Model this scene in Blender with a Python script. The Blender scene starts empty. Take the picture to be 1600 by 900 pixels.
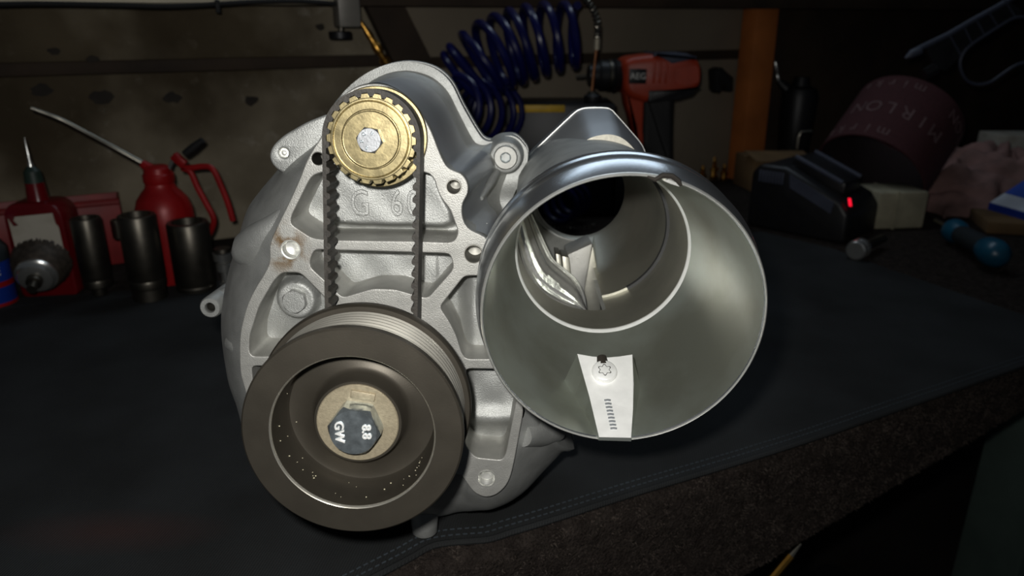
import bpy, bmesh, math, random
from mathutils import Vector, Matrix
random.seed(7)
R = math.radians
sc = bpy.context.scene
COL = sc.collection
# ------------------------------------------------------------------ camera, world, lights, exposure
F = 1164.0                      # focal length in pixels of the 1600 px wide frame
PITCH = R(20); H = 0.2799       # camera looks down 20 degrees, 28 cm above the bench
cam_d = bpy.data.cameras.new('camera'); cam = bpy.data.objects.new('camera', cam_d); COL.objects.link(cam)
cam.location = (0, 0, H); cam.rotation_euler = (R(90) - PITCH, 0, 0)
cam_d.sensor_width = 36; cam_d.lens = 36 * F / 1600; cam_d.clip_start = 0.01
cam_d.dof.use_dof = True; cam_d.dof.focus_distance = 0.335; cam_d.dof.aperture_fstop = 12
sc.camera = cam
w = bpy.data.worlds.new('world'); sc.world = w; w.use_nodes = True
w.node_tree.nodes['Background'].inputs[0].default_value = (0.62, 0.72, 0.85, 1)
w.node_tree.nodes['Background'].inputs[1].default_value = 0.03
fl_d = bpy.data.lights.new('camera_flash', 'SPOT'); fl = bpy.data.objects.new('camera_flash', fl_d); COL.objects.link(fl)
fl_d.energy = 5.2; fl_d.shadow_soft_size = 0.006; fl_d.color = (1.0, 0.985, 0.955); fl_d.spot_size = R(118); fl_d.spot_blend = 1.0   # phone flash: wide soft beam
fl.location = cam.matrix_basis @ Vector((-0.016, 0.020, 0.004))
fl.rotation_euler = (R(90) - PITCH - R(1), 0, R(8))
ce_d = bpy.data.lights.new('unseen_cool_lamp', 'AREA'); ce = bpy.data.objects.new('unseen_cool_lamp', ce_d); COL.objects.link(ce)   # unseen lamp, inferred from the cool sheen; placed to whiten the funnel band
ce_d.shape = 'RECTANGLE'; ce_d.size = 1.1; ce_d.size_y = 0.12; ce_d.energy = 2.0; ce_d.color = (0.74, 0.87, 1.0)
ce.location = (0.0, 1.10, 0.98); ce.rotation_euler = (R(-42), 0, R(12))
sc.view_settings.view_transform = 'Standard'; sc.view_settings.look = 'None'
sc.view_settings.gamma = 1.0; sc.view_settings.use_curve_mapping = False
sc.view_settings.exposure = 0.0

# ------------------------------------------------------------------ measuring helpers
def ray(u, v, pitch):
    a = (u - 800) / F; b = (450 - v) / F
    return Vector((a, math.cos(pitch) + b * math.sin(pitch), -math.sin(pitch) + b * math.cos(pitch)))
def W(u, v, Y):                 # world point at distance Y
    d = ray(u, v, PITCH); return Vector((0, 0, H)) + d * (Y / d.y)
def Wz(u, v, z=0.0):            # world point at height z
    d = ray(u, v, PITCH); return Vector((0, 0, H)) + d * ((z - H) / d.z)
CP = R(15); CH = 0.245          # the supercharger leans back by 5 degrees: own frame
def CW(u, v, Y):
    d = ray(u, v, CP); return Vector((0, 0, CH)) + d * (Y / d.y)
MC = Matrix.Translation((0, 0, H)) @ Matrix.Rotation(CP - PITCH, 4, 'X') @ Matrix.Translation((0, 0, -CH))

# ------------------------------------------------------------------ materials
def lin(c): 
    c = c / 255.0
    return c / 12.92 if c <= 0.04045 else ((c + 0.055) / 1.055) ** 2.4
def C(r, g, b): return (lin(r), lin(g), lin(b), 1)
MATS = {}
def mat(name, col, metal=0.0, rough=0.5, var=0.15, vscale=40, bump=0.0, bscale=300, bdist=0.001, col2=None, spec=None, rvar=0.0, aniso=0.0, coat=0.0, emit=None, detail=6, lo=0.35, hi=0.65):
    m = bpy.data.materials.new(name); m.use_nodes = True; MATS[name] = m
    nt = m.node_tree; N = nt.nodes; L = nt.links; bs = N['Principled BSDF']
    tc = N.new('ShaderNodeTexCoord')
    nz = N.new('ShaderNodeTexNoise'); nz.inputs['Scale'].default_value = vscale; nz.inputs['Detail'].default_value = detail
    L.new(tc.outputs['Object'], nz.inputs['Vector'])
    rp = N.new('ShaderNodeValToRGB'); rp.color_ramp.elements[0].position = lo; rp.color_ramp.elements[1].position = hi
    if col2 is None: col2 = tuple(min(1, c * (1 + var)) for c in col[:3]) + (1,); c1 = tuple(c * (1 - var) for c in col[:3]) + (1,)
    else: c1 = col
    rp.color_ramp.elements[0].color = c1; rp.color_ramp.elements[1].color = col2
    L.new(nz.outputs['Fac'], rp.inputs['Fac']); L.new(rp.outputs['Color'], bs.inputs['Base Color'])
    bs.inputs['Metallic'].default_value = metal; bs.inputs['Roughness'].default_value = rough
    if spec is not None: bs.inputs['Specular IOR Level'].default_value = spec
    if aniso: bs.inputs['Anisotropic'].default_value = aniso
    if coat: bs.inputs['Coat Weight'].default_value = coat; bs.inputs['Coat Roughness'].default_value = 0.15
    if rvar:
        mr = N.new('ShaderNodeMapRange'); mr.inputs[3].default_value = max(0.02, rough - rvar); mr.inputs[4].default_value = rough + rvar
        L.new(nz.outputs['Fac'], mr.inputs[0]); L.new(mr.outputs[0], bs.inputs['Roughness'])
    if bump:
        nb = N.new('ShaderNodeTexNoise'); nb.inputs['Scale'].default_value = bscale; nb.inputs['Detail'].default_value = 3
        L.new(tc.outputs['Object'], nb.inputs['Vector'])
        bp = N.new('ShaderNodeBump'); bp.inputs['Strength'].default_value = bump; bp.inputs['Distance'].default_value = bdist
        L.new(nb.outputs['Fac'], bp.inputs['Height']); L.new(bp.outputs['Normal'], bs.inputs['Normal'])
    if emit:
        bs.inputs['Emission Color'].default_value = emit[0]; bs.inputs['Emission Strength'].default_value = emit[1]
    return m
mat('cast_alu', C(178,179,175), 0.60, 0.50, 0.12, 80, 0.42, 1700, 0.0006)
mat('machined_alu', C(178,177,171), 0.55, 0.50, 0.08, 110, 0.40, 1900, 0.0004)
mat('satin_alu', C(176,180,184), 0.65, 0.40, 0.07, 25, 0.05, 700, 0.0005, rvar=0.06)
mat('pale_face', C(214,210,195), 0.4, 0.6, 0.10, 500, 0.25, 1800, 0.0005)
mat('polished_alu', C(200,204,208), 0.95, 0.26, 0.05, 14, rvar=0.05)
mat('spun_alu', C(170,172,160), 0.85, 0.33, 0.10, 17, rvar=0.07, col2=C(196,202,194), lo=0.40, hi=0.58)
mat('bore_alu', C(178,176,164), 0.85, 0.42, 0.12, 30, 0.12, 260, 0.0006)
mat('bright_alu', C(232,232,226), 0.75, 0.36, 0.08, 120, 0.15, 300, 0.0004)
mat('bright_scroll', C(225,225,220), 0.75, 0.22, 0.08, 70, 0.35, 160, 0.001)
mat('stained_alu', C(120,96,62), 0.3, 0.6, 0.2, 120, 0.3, 900, 0.0006)
mat('brass_plate', C(158,145,108), 0.85, 0.34, 0.16, 220, 0.08, 900, 0.0004, rvar=0.08)
mat('brass_dark', C(150,118,62), 0.9, 0.42, 0.2, 90)
mat('anodised', C(79,74,65), 0.6, 0.46, 0.08, 60, 0.08, 1500, 0.0003, rvar=0.04)
mat('washer', C(176,164,138), 0.5, 0.55, 0.10, 700, 0.25, 1500, 0.0004)
mat('groove_alu', C(196,192,180), 0.8, 0.36, 0.08, 80)
mat('zinc', C(186,196,200), 0.85, 0.24, 0.22, 260, 0.18, 420, 0.0005, rvar=0.08)
mat('dull_zinc', C(158,160,162), 0.8, 0.38, 0.10, 200, 0.12, 900, 0.0004)
mat('belt_rubber', C(58,54,48), 0.0, 0.62, 0.25, 300, 0.4, 900, 0.0006)
mat('gasket', C(60,60,60), 0.3, 0.6)
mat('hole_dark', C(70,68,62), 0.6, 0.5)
mat('crystal_chip', C(230,222,190), 0.0, 0.4)
mat('hole_alu', C(150,148,140), 0.6, 0.5, 0.1, 200)
mat('whitened_alu', C(244,244,240), 0.2, 0.42, 0.05, 160, 0.15, 400, 0.0003)  # near-white: flash glare and edge highlights are put into this colour
mat('grime', C(38,32,24), 0.0, 0.8, 0.3, 60)
# ------------------------------------------------------------------ mesh helpers
OFF = {}
def mk(name, vf, m, parent=None, M=None, sharp=35, flat=False, props=None, origin=None, wn=False):
    """vf = (verts, faces) in world coordinates (or the frame M). One mesh object; a child shares its root's origin."""
    verts, faces = vf
    me = bpy.data.meshes.new(name); me.from_pydata([tuple(v) for v in verts], [], [tuple(f) for f in faces]); 
    if M is not None: me.transform(M)
    bm = bmesh.new(); bm.from_mesh(me); bmesh.ops.recalc_face_normals(bm, faces=bm.faces); bm.to_mesh(me); bm.free()
    if not flat:
        for p in me.polygons: p.use_smooth = True
        me.set_sharp_from_angle(angle=R(sharp))
    me.materials.append(MATS[m] if isinstance(m, str) else m)
    o = bpy.data.objects.new(name, me); COL.objects.link(o)
    if parent is not None:
        off = OFF[parent]; o.parent = parent; OFF[o] = off; me.transform(Matrix.Translation(-off))
    else:
        co = [v.co for v in me.vertices]
        if origin is None:
            off = Vector(((min(c.x for c in co) + max(c.x for c in co)) / 2, (min(c.y for c in co) + max(c.y for c in co)) / 2, min(c.z for c in co)))
        else: off = Vector(origin)
        me.transform(Matrix.Translation(-off)); o.location = off; OFF[o] = off
    if wn: md_n = o.modifiers.new('face_weights', 'WEIGHTED_NORMAL'); md_n.keep_sharp = True; md_n.weight = 100
    for k, v in (props or {}).items(): o[k] = v
    return o
def thing(name, label, cat, loc, group=None):
    o = bpy.data.objects.new(name, None); COL.objects.link(o); o.location = loc; o.empty_display_size = 0.02
    o['label'] = label; o['category'] = cat
    if group: o['group'] = group
    OFF[o] = Vector(loc); return o
def tag(o, label, cat, group=None):
    o['label'] = label; o['category'] = cat
    if group: o['group'] = group
    return o
def join(*vfs):
    V = []; Fc = []
    for v, f in vfs:
        n = len(V); V += list(v); Fc += [tuple(i + n for i in q) for q in f]
    return V, Fc
def xf(vf, M): return [M @ Vector(v) for v in vf[0]], vf[1]
def basis(axis, up=None):
    a = Vector(axis).normalized(); up = Vector(up) if up is not None else (Vector((0, 0, 1)) if abs(a.z) < 0.95 else Vector((0, 1, 0)))
    x = (up - a * up.dot(a)).normalized(); y = a.cross(x); return a, x, y
def lathe(prof, org, axis, seg=64, skip=None, closed=False, up=None):
    """prof = [(distance along axis, radius)]; skip(i, ang) drops faces"""
    a, x, y = basis(axis, up); org = Vector(org); V = []; Fc = []
    for s, r in prof:
        for k in range(seg):
            t = 2 * math.pi * k / seg; V.append(org + a * s + (x * math.cos(t) + y * math.sin(t)) * max(r, 1e-6))
    n = len(prof)
    for i in range(n if closed else n - 1):
        j = (i + 1) % n
        for k in range(seg):
            if skip and skip(i, (k + 0.5) * 360.0 / seg): continue
            k2 = (k + 1) % seg; Fc.append((i * seg + k, i * seg + k2, j * seg + k2, j * seg + k))
    return V, Fc
def weld(vf, d=1e-5):
    bm = bmesh.new(); vs = [bm.verts.new(v) for v in vf[0]]
    for f in vf[1]:
        try: bm.faces.new([vs[i] for i in f])
        except ValueError: pass
    bmesh.ops.remove_doubles(bm, verts=bm.verts, dist=d); bm.verts.index_update()
    out = [v.co.copy() for v in bm.verts], [[v.index for v in f.verts] for f in bm.faces]; bm.free(); return out
def tube(path, r, seg=10, caps=True, closed=False):
    P = [Vector(p) for p in path]; n = len(P); V = []; Fc = []; rr = r if isinstance(r, (list, tuple)) else [r] * n
    prev = None
    for i, p in enumerate(P):
        if closed: t = P[(i + 1) % n] - P[i - 1]
        else: t = P[min(i + 1, n - 1)] - P[max(i - 1, 0)]
        t.normalize()
        if prev is None: x = basis(t)[1]
        else: x = prev - t * prev.dot(t); x.normalize()
        prev = x; y = t.cross(x)
        for k in range(seg):
            a = 2 * math.pi * k / seg; V.append(p + (x * math.cos(a) + y * math.sin(a)) * rr[i])
    for i in range(n if closed else n - 1):
        j = (i + 1) % n
        for k in range(seg): k2 = (k + 1) % seg; Fc.append((i * seg + k, i * seg + k2, j * seg + k2, j * seg + k))
    if caps and not closed: Fc.append(tuple(range(seg))); Fc.append(tuple(range((n - 1) * seg, n * seg)))
    return V, Fc
def box(c, ex, ey, ez, sx, sy, sz, bev=0.0, seg=2):
    """oriented box: centre, axes, full sizes, bevel"""
    bm = bmesh.new(); bmesh.ops.create_cube(bm, size=1)
    bmesh.ops.scale(bm, vec=(sx, sy, sz), verts=bm.verts)
    if bev: bmesh.ops.bevel(bm, geom=list(bm.edges), offset=bev, segments=seg, affect='EDGES', profile=0.5)
    ex, ey, ez = Vector(ex), Vector(ey), Vector(ez); c = Vector(c); bm.verts.index_update()
    V = [c + ex * v.co.x + ey * v.co.y + ez * v.co.z for v in bm.verts]; Fc = [[v.index for v in f.verts] for f in bm.faces]; bm.free()
    return V, Fc
def prism(poly, off, bev=0.0, seg=2):
    """planar polygon (3D points) pushed along vector off"""
    n = len(poly); off = Vector(off); V = [Vector(p) for p in poly] + [Vector(p) + off for p in poly]
    Fc = [tuple(range(n)), tuple(range(n, 2 * n))[::-1]] + [(i, (i + 1) % n, n + (i + 1) % n, n + i) for i in range(n)]
    if bev:
        bm = bmesh.new(); vs = [bm.verts.new(v) for v in V]
        for f in Fc: bm.faces.new([vs[i] for i in f])
        bmesh.ops.recalc_face_normals(bm, faces=bm.faces)
        ed = [e for e in bm.edges if len(e.link_faces) == 2 and e.calc_face_angle(0) > 0.5]
        bmesh.ops.bevel(bm, geom=ed, offset=bev, segments=seg, affect='EDGES', profile=0.5); bm.verts.index_update()
        V = [v.co.copy() for v in bm.verts]; Fc = [[v.index for v in f.verts] for f in bm.faces]; bm.free()
    return V, Fc
def round_poly(pts, r, n=4):
    out = []; m = len(pts); P = [Vector(p) for p in pts]
    for i in range(m):
        a, b, c = P[i - 1], P[i], P[(i + 1) % m]
        d1 = min(r, (a - b).length * 0.45); d2 = min(r, (c - b).length * 0.45)
        p = b + (a - b).normalized() * d1; q = b + (c - b).normalized() * d2
        for k in range(n + 1):
            t = k / n; out.append(p * (1 - t) ** 2 + b * 2 * t * (1 - t) + q * t * t)
    return out
def spline(pts, n=8, closed=False):
    P = [Vector(p) for p in pts]; m = len(P); out = []
    for i in range(m if closed else m - 1):
        g = (lambda k: P[k % m]) if closed else (lambda k: P[max(0, min(m - 1, k))])
        p0, p1, p2, p3 = g(i - 1), g(i), g(i + 1), g(i + 2)
        for k in range(n):
            t = k / n
            out.append(0.5 * ((2 * p1) + (p2 - p0) * t + (2 * p0 - 5 * p1 + 4 * p2 - p3) * t * t + (3 * p1 - p0 - 3 * p2 + p3) * t ** 3))
    if not closed: out.append(P[-1])
    return out
def curve_mesh(cu):
    o = bpy.data.objects.new('tmp', cu); COL.objects.link(o)
    dg = bpy.context.evaluated_depsgraph_get(); dg.update()
    me = bpy.data.meshes.new_from_object(o.evaluated_get(dg))
    out = [v.co.copy() for v in me.vertices], [list(p.vertices) for p in me.polygons]
    bpy.data.objects.remove(o); bpy.data.curves.remove(cu); bpy.data.meshes.remove(me); return weld(out, 1e-6)
def plate(loops, thick, bev):
    """filled 2D outline with holes; local XY, thickness centred on z=0"""
    cu = bpy.data.curves.new('c', 'CURVE'); cu.dimensions = '2D'; cu.fill_mode = 'BOTH'
    cu.extrude = thick / 2 - bev; cu.bevel_depth = bev; cu.bevel_resolution = 2; cu.offset = -bev
    for lp in loops:
        s = cu.splines.new('POLY'); s.points.add(len(lp) - 1); s.use_cyclic_u = True
        for p, q in zip(s.points, lp): p.co = (q[0], q[1], 0, 1)
    return curve_mesh(cu)
def xz_plate(loops, Y0, thick, bev=0.0006):
    """plate facing -Y with its front face at Y0 (loops are (x, z))"""
    V, Fc = plate(loops, thick, bev)
    return [Vector((v.x, Y0 + thick / 2 - v.z, v.y)) for v in V], Fc
def text(body, size, ext, M, sx=1.0, bev=0.0, off=0.0):
    cu = bpy.data.curves.new('t', 'FONT'); cu.body = body; cu.size = size; cu.extrude = ext; cu.bevel_depth = bev; cu.offset = off
    cu.align_x = 'CENTER'; cu.align_y = 'CENTER'; cu.resolution_u = 3
    V, Fc = curve_mesh(cu)
    return [M @ Vector((v.x * sx, v.y, v.z)) for v in V], Fc
def frame(o, ex, ey, ez=None):
    ex = Vector(ex).normalized(); ey = Vector(ey).normalized(); ez = ex.cross(ey) if ez is None else Vector(ez)
    m = Matrix.Identity(4)
    for i in range(3): m[i][0] = ex[i]; m[i][1] = ey[i]; m[i][2] = ez[i]; m[i][3] = o[i]
    return m
def circ(c, r, n=24): return [(c[0] + r * math.cos(2 * math.pi * k / n), c[1] + r * math.sin(2 * math.pi * k / n)) for k in range(n)]
def ngon_prism(c, r, n, axis, h, rot=0.0, chamfer=0.12, dome=0.0):
    """hex bolt head: from base c along axis by h, with the round chamfer of a bolt head"""
    a, x, y = basis(axis); c = Vector(c); V = []; Fc = []
    seg = n * 6
    def rr(t):  # hexagon radius at angle t
        k = (t - rot) % (2 * math.pi / n) - math.pi / n
        return r * math.cos(math.pi / n) / math.cos(k)
    rings = [(0, 1), (h * 0.86, 1), (h, 1 - chamfer)]
    for s, q in rings:
        for k in range(seg):
            t = 2 * math.pi * k / seg; rad = rr(t) if q == 1 else min(rr(t), r * math.cos(math.pi / n) * 0.985)
            V.append(c + a * (s if q == 1 else s) + (x * math.cos(t) + y * math.sin(t)) * rad)
    # pull the upper hexagon ring down at the corners
    for k in range(seg):
        t = 2 * math.pi * k / seg; d = (rr(t) / (r * math.cos(math.pi / n)) - 1)
        V[seg + k] = c + a * (h - h * (0.05 + 1.6 * d)) + (x * math.cos(t) + y * math.sin(t)) * rr(t)
    for i in range(2):
        for k in range(seg): k2 = (k + 1) % seg; Fc.append((i * seg + k, i * seg + k2, (i + 1) * seg + k2, (i + 1) * seg + k))
    Fc.append(tuple(range(2 * seg, 3 * seg))); Fc.append(tuple(range(seg)))
    return V, Fc
# ================================================================== SUPERCHARGER
YP = 0.335                       # machined face of the front cover
base_pt = MC @ CW(640, 800, 0.385); base_pt.z = 0
SC = thing('supercharger', 'silver cast supercharger with belt pulleys and wide open intake funnel on the dark cloth', 'supercharger', base_pt)
def cp(name, vf, m, parent=None, **k): return mk(name, vf, m, parent or SC, M=MC, **k)
def cxz(pts, Y): return [(lambda p: Vector((p.x, p.z)))(CW(u, v, Y)) for u, v in pts]
PAIR = [  # front cover outline (u, v), housing outline behind it (u, v, Y), 1 = wall runs straight back, 0 = rounded shoulder
 (508,195,516,172,.43,1),(518,170,530,152,.442,1),(535,148,550,131,.442,1),(560,133,577,112,.442,1),(590,129,608,100,.442,1),
 (615,137,642,97,.442,1),(640,155,677,106,.442,1),(660,180,703,128,.442,1),(673,202,722,165,.442,1),(689,244,745,205,.442,1),
 (698,261,757,219,.442,1),(710,267,772,221,.442,1),(721,271,786,213,.442,1),(729,281,803,213,.442,1),(732,292,816,223,.442,1),(731,304,825,240,.442,1),(722,318,820,272,.442,1),(722,340,810,290,.44,1),(731,358,800,312,.435,1),
 (762,371,795,345,.43,1),(776,400,776,390,.41,.5),(776,480,776,480,.39,0),(784,560,800,560,.39,0),(819,638,893,690,.39,0),
 (813,670,880,705,.39,0),(804,719,850,735,.39,0),(798,745,828,757,.39,0),(790,761,812,768,.39,0),(775,774,795,777,.39,0),
 (758,778,770,787,.39,0),(742,771,750,791,.39,0),(732,759,735,795,.39,0),(719,739,715,799,.39,0),(650,765,680,804,.39,0),
 (560,775,580,797,.39,0),(450,735,470,758,.39,0),(400,680,400,690,.39,0),(382,607,375,628,.39,0),(375,584,363,595,.39,0),
 (374,558,357,570,.39,0),(374,530,351,535,.39,0),(377,509,348,508,.39,0),(385,478,348,480,.39,0),(398,451,351,455,.39,0),
 (411,431,356,428,.39,0),(422,410,364,400,.39,0),(420,382,373,370,.39,0),(437,345,386,328,.39,0),(452,315,405,300,.395,0),
 (470,275,432,268,.40,0),(477,255,455,240,.40,.2),(487,235,480,215,.41,.5),(503,213,506,188,.42,.8)]
outer = cxz([(a[0], a[1]) for a in PAIR], YP)
pockA = [(505,269),(491,273),(484,280),(455,338),(454,350),(469,360),(487,372),(513,375),(650,377),(703,379),(711,375),(716,363),(711,349),(703,327),(689,310),(682,294),(680,283),(672,272),(665,270),(640,262),(580,262),(520,262)]
pockB = [(491,390),(697,396),(704,399),(708,415),(706,423),(668,466),(651,462),(617,452),(582,451),(535,465),(517,447),(485,418),(484,407)]
pockC = [(440,426),(466,426),(474,431),(520,478),(492,503),(465,540),(458,557),(394,557),(389,549),(390,525),(405,478),(427,440)]
pockD = [(393,572),(440,572),(445,640),(412,640),(396,605)]
pockE = [(731,431),(764,431),(766,480),(770,561),(729,561),(722,553),(713,524),(702,502),(687,480),(724,433)]
pockF = [(730,576),(783,577),(807,622),(790,710),(784,719),(743,715),(728,697),(722,640),(726,583)]
pockets = [round_poly(cxz(p, YP), 0.0022, 3) for p in (pockA, pockB, pockC, pockD, pockE, pockF)]
holes_px = [(497,248,9.5), (709,292,11), (454,390,14.5), (740,397,14), (760,748,13.5)]
def pxr(u, v, Y, r): return (CW(u + r, v, Y) - CW(u - r, v, Y)).length / 2
holes = []
for u, v, r in holes_px:
    c = CW(u, v, YP); holes.append(circ((c.x, c.z), pxr(u, v, YP, r), 28))
outer_r = round_poly(outer, 0.004, 3)
cover = cp('front_cover', xz_plate([outer_r] + pockets + holes, YP, 0.034, 0.0006), 'machined_alu', sharp=40, wn=True)
# bottoms of the screw holes: bright dimples in three, deep dark in the others
for (u, v, r), m in zip(holes_px, ('hole_dark', 'hole_alu', 'bright_alu', 'hole_alu', 'bright_alu')):
    c = CW(u, v, YP); rr = pxr(u, v, YP, r)
    prof = [(0.0004, rr * 1.12), (-0.0002, rr * 1.10), (-0.0002, rr * 1.0), (0.0008, rr * 0.95)]
    d = 0.005 if m == 'bright_alu' else 0.014
    n = 9
    for k in range(n): prof += [(0.0010 + d * k / n, rr * 0.95), (0.0010 + d * (k + .5) / n, rr * 0.89)]
    prof += [(d + 0.001, rr * 0.9), (d + 0.0014, rr * .5), (d + 0.002, 0)]
    cp('threaded_hole', weld(lathe(prof, (c.x, YP, c.z), (0, 1, 0), 28)), m, cover, sharp=60)
# cast relief at the bottom of the pockets
def sstep(a, b, x): t = max(0, min(1, (x - a) / (b - a))); return t * t * (3 - 2 * t)
def inside(p, poly):
    r = False; n = len(poly)
    for i in range(n):
        a, b = poly[i], poly[i - 1]
        if (a[1] > p[1]) != (b[1] > p[1]) and p[0] < (b[0] - a[0]) * (p[1] - a[1]) / (b[1] - a[1]) + a[0]: r = not r
    return r
AX = Vector((-0.0644, 0.275, 0.1102))        # big pulley axis (front)
hx = CW(461, 470, YP + 0.015)
gA = CW(590, 330, 0.345); lA0 = CW(470, 330, 0.35); 
zAB = CW(590, 384, YP).z; DP = 0.020
pan = [(p_.x, p_.z) for p_ in [CW(u, v, YP + DP) for u, v in [(520,255),(517,300),(522,344),(560,347),(640,348),(690,350),(702,346),(700,330),(690,312),(682,290),(676,262),(600,250)]]]
def pdist(x, z):                  # distance outside the lettered panel
    if inside((x, z), pan): return 0.0
    best = 1.0
    for i in range(len(pan)):
        ax_, az_ = pan[i - 1]; bx2_, bz_ = pan[i]; ux, uz = bx2_ - ax_, bz_ - az_; t = max(0, min(1, ((x - ax_) * ux + (z - az_) * uz) / (ux * ux + uz * uz)))
        best = min(best, math.hypot(x - ax_ - ux * t, z - az_ - uz * t))
    return best
def depth(x, z):
    r = math.hypot(x - AX.x, z - AX.z)
    if z > zAB:                                     # lettered pocket: flat panel, deeper all round
        d = DP + 0.011 * sstep(0.0, 0.0045, pdist(x, z))
    elif x > CW(690, 500, YP + .02).x - .002:         # right pockets
        d = 0.028 - 0.008 * sstep(CW(712, 500, .355).x, CW(742, 500, .355).x, x)
        d += 0.005 * (1 - sstep(CW(750, 690, .355).z, CW(750, 640, .355).z, z))
        d -= 0.0035 * math.exp(-((z - CW(750, 652, .355).z) / 0.005) ** 2)
    else:
        d = 0.027
        if z < CW(500, 560, .355).z + .06 and x < CW(520, 470, .355).x:
            d = 0.027 - .004 * sstep(0, .02, x - CW(420, 500, .355).x)
            rh = math.hypot(x - hx.x, z - hx.z); d = min(d, 0.027 - 0.011 * (1 - sstep(0.0085, 0.0125, rh)))
    d += 0.0004 * math.sin(x * 310 + 1.3) * math.sin(z * 270)
    return d
xs = [p[0] for p in outer]; zs = [p[1] for p in outer]; nx, nz = 150, 210
V = []; idx = {}; Fc = []
def gv(i, j):
    if (i, j) not in idx:
        x = min(xs) + (max(xs) - min(xs)) * i / nx; z = min(zs) + (max(zs) - min(zs)) * j / nz
        idx[(i, j)] = len(V); V.append((x, YP + depth(x, z), z))
    return idx[(i, j)]
for i in range(nx):
    for j in range(nz):
        c = (min(xs) + (max(xs) - min(xs)) * (i + .5) / nx, min(zs) + (max(zs) - min(zs)) * (j + .5) / nz)
        if not inside(c, outer): continue
        if any((c[0] - h.x) ** 2 + (c[1] - h.z) ** 2 < 0.0075 ** 2 for h in [CW(u, v, YP) for u, v, r in holes_px]): continue
        Fc.append((gv(i, j), gv(i + 1, j), gv(i + 1, j + 1), gv(i, j + 1)))
cp('pocket_relief', (V, Fc), 'cast_alu', cover, sharp=60)
# hexagon plug cast in the left pocket
cp('hexagon_plug', ngon_prism((hx.x, YP + 0.0165, hx.z), pxr(461, 470, YP, 21), 6, (0, -1, 0), 0.0038, rot=0.12, chamfer=0.04), 'cast_alu', cover)
# raised lettering
for ch, u, v in (('G', 563, 319), ('6', 620, 319), ('0', 646, 319)):
    c = CW(u, v, YP + DP); Mx = frame((c.x, YP + DP - .0003, c.z), (1, 0, 0), (0, 0, 1))
    cp('raised_letter', text(ch, 0.0178, 0.0006, Mx, 0.74, 0.0004, -0.0002), 'cast_alu', cover, sharp=50)
# brown stain round the left hole, part of the machined face
def stain(m, centre, rad):
    nt = m.node_tree; N = nt.nodes; L = nt.links; bs = N['Principled BSDF']; tc = N.new('ShaderNodeTexCoord')
    vm = N.new('ShaderNodeVectorMath'); vm.operation = 'DISTANCE'; L.new(tc.outputs['Object'], vm.inputs[0]); vm.inputs[1].default_value = centre
    nz = N.new('ShaderNodeTexNoise'); nz.inputs['Scale'].default_value = 160; nz.inputs['Detail'].default_value = 5; L.new(tc.outputs['Object'], nz.inputs['Vector'])
    mr = N.new('ShaderNodeMapRange'); mr.inputs[1].default_value = rad * .4; mr.inputs[2].default_value = rad; mr.inputs[3].default_value = 1; mr.inputs[4].default_value = 0; L.new(vm.outputs['Value'], mr.inputs[0])
    r2 = N.new('ShaderNodeMapRange'); r2.inputs[1].default_value = .42; r2.inputs[2].default_value = .62; L.new(nz.outputs['Fac'], r2.inputs[0])
    mu = N.new('ShaderNodeMath'); mu.operation = 'MULTIPLY'; L.new(mr.outputs[0], mu.inputs[0]); L.new(r2.outputs[0], mu.inputs[1])
    old = bs.inputs['Base Color'].links[0].from_socket; mx = N.new('ShaderNodeMix'); mx.data_type = 'RGBA'; L.new(mu.outputs[0], mx.inputs['Factor']); L.new(old, mx.inputs['A']); mx.inputs['B'].default_value = C(122, 98, 66); L.new(mx.outputs['Result'], bs.inputs['Base Color'])
MATS['cover_face'] = MATS['machined_alu'].copy(); stain(MATS['cover_face'], MC @ CW(443, 388, YP) - base_pt, .014); cover.data.materials[0] = MATS['cover_face']
# ---------------- front housing: loft from the cover back to the flange
PQ = []
for a in PAIR:
    p = CW(a[0], a[1], YP); q = CW(a[2], a[3], a[4]); PQ.append((p.x, p.z, q.x, q.z, a[4], a[5]))
def cr(k, n=4):
    out = []; m = len(PQ)
    for i in range(m):
        g = [PQ[(i + s) % m][k] for s in (-1, 0, 1, 2)]
        for j in range(n):
            t = j / n; out.append(0.5 * (2 * g[1] + (g[2] - g[0]) * t + (2 * g[0] - 5 * g[1] + 4 * g[2] - g[3]) * t * t + (3 * g[1] - g[0] - 3 * g[2] + g[3]) * t ** 3))
    return out
px_, pz_, qx_, qz_, qy_, md_ = [cr(k) for k in range(6)]
NP = len(px_); K = 20; V = []; Fc = []
for k in range(K + 1):
    t = k / K
    for i in range(NP):
        c = max(0, min(1, md_[i]))
        lat0 = .45 * math.sin(t * math.pi / 2) + .55 * t; dep0 = .45 * (1 - math.cos(t * math.pi / 2)) + .55 * t
        lat1 = 0.40 * min(1, t / .8) + 0.22 * sstep(0.66, 0.86, t) + 0.38 * max(0, (t - .84) / .16); dep1 = min(1, t / 0.84) ** .85
        lat = lat0 * (1 - c) + lat1 * c; dep = dep0 * (1 - c) + min(1, dep1) * c
        V.append((px_[i] + (qx_[i] - px_[i]) * lat, YP + 0.004 + (qy_[i] - YP - 0.004) * dep, pz_[i] + (qz_[i] - pz_[i]) * lat))
for i in range(NP): V.append((qx_[i], qy_[i] + 0.0116, qz_[i]))
for k in range(K + 1):
    for i in range(NP): j = (i + 1) % NP; Fc.append((k * NP + i, k * NP + j, (k + 1) * NP + j, (k + 1) * NP + i))
hous = cp('front_housing', (V, Fc), 'cast_alu', sharp=50)
hous.data.materials.append(MATS['satin_alu'])          # the swept wall behind the cover is smoother than the cast flange
for pl in hous.data.polygons:
    kk_ = pl.vertices[0] // NP; ii_ = min(pl.vertices) % NP
    if md_[ii_] > .6 and kk_ < int(.66 * K): pl.material_index = 1
cxm = sum(qx_) / NP; czm = sum(qz_) / NP
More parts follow.
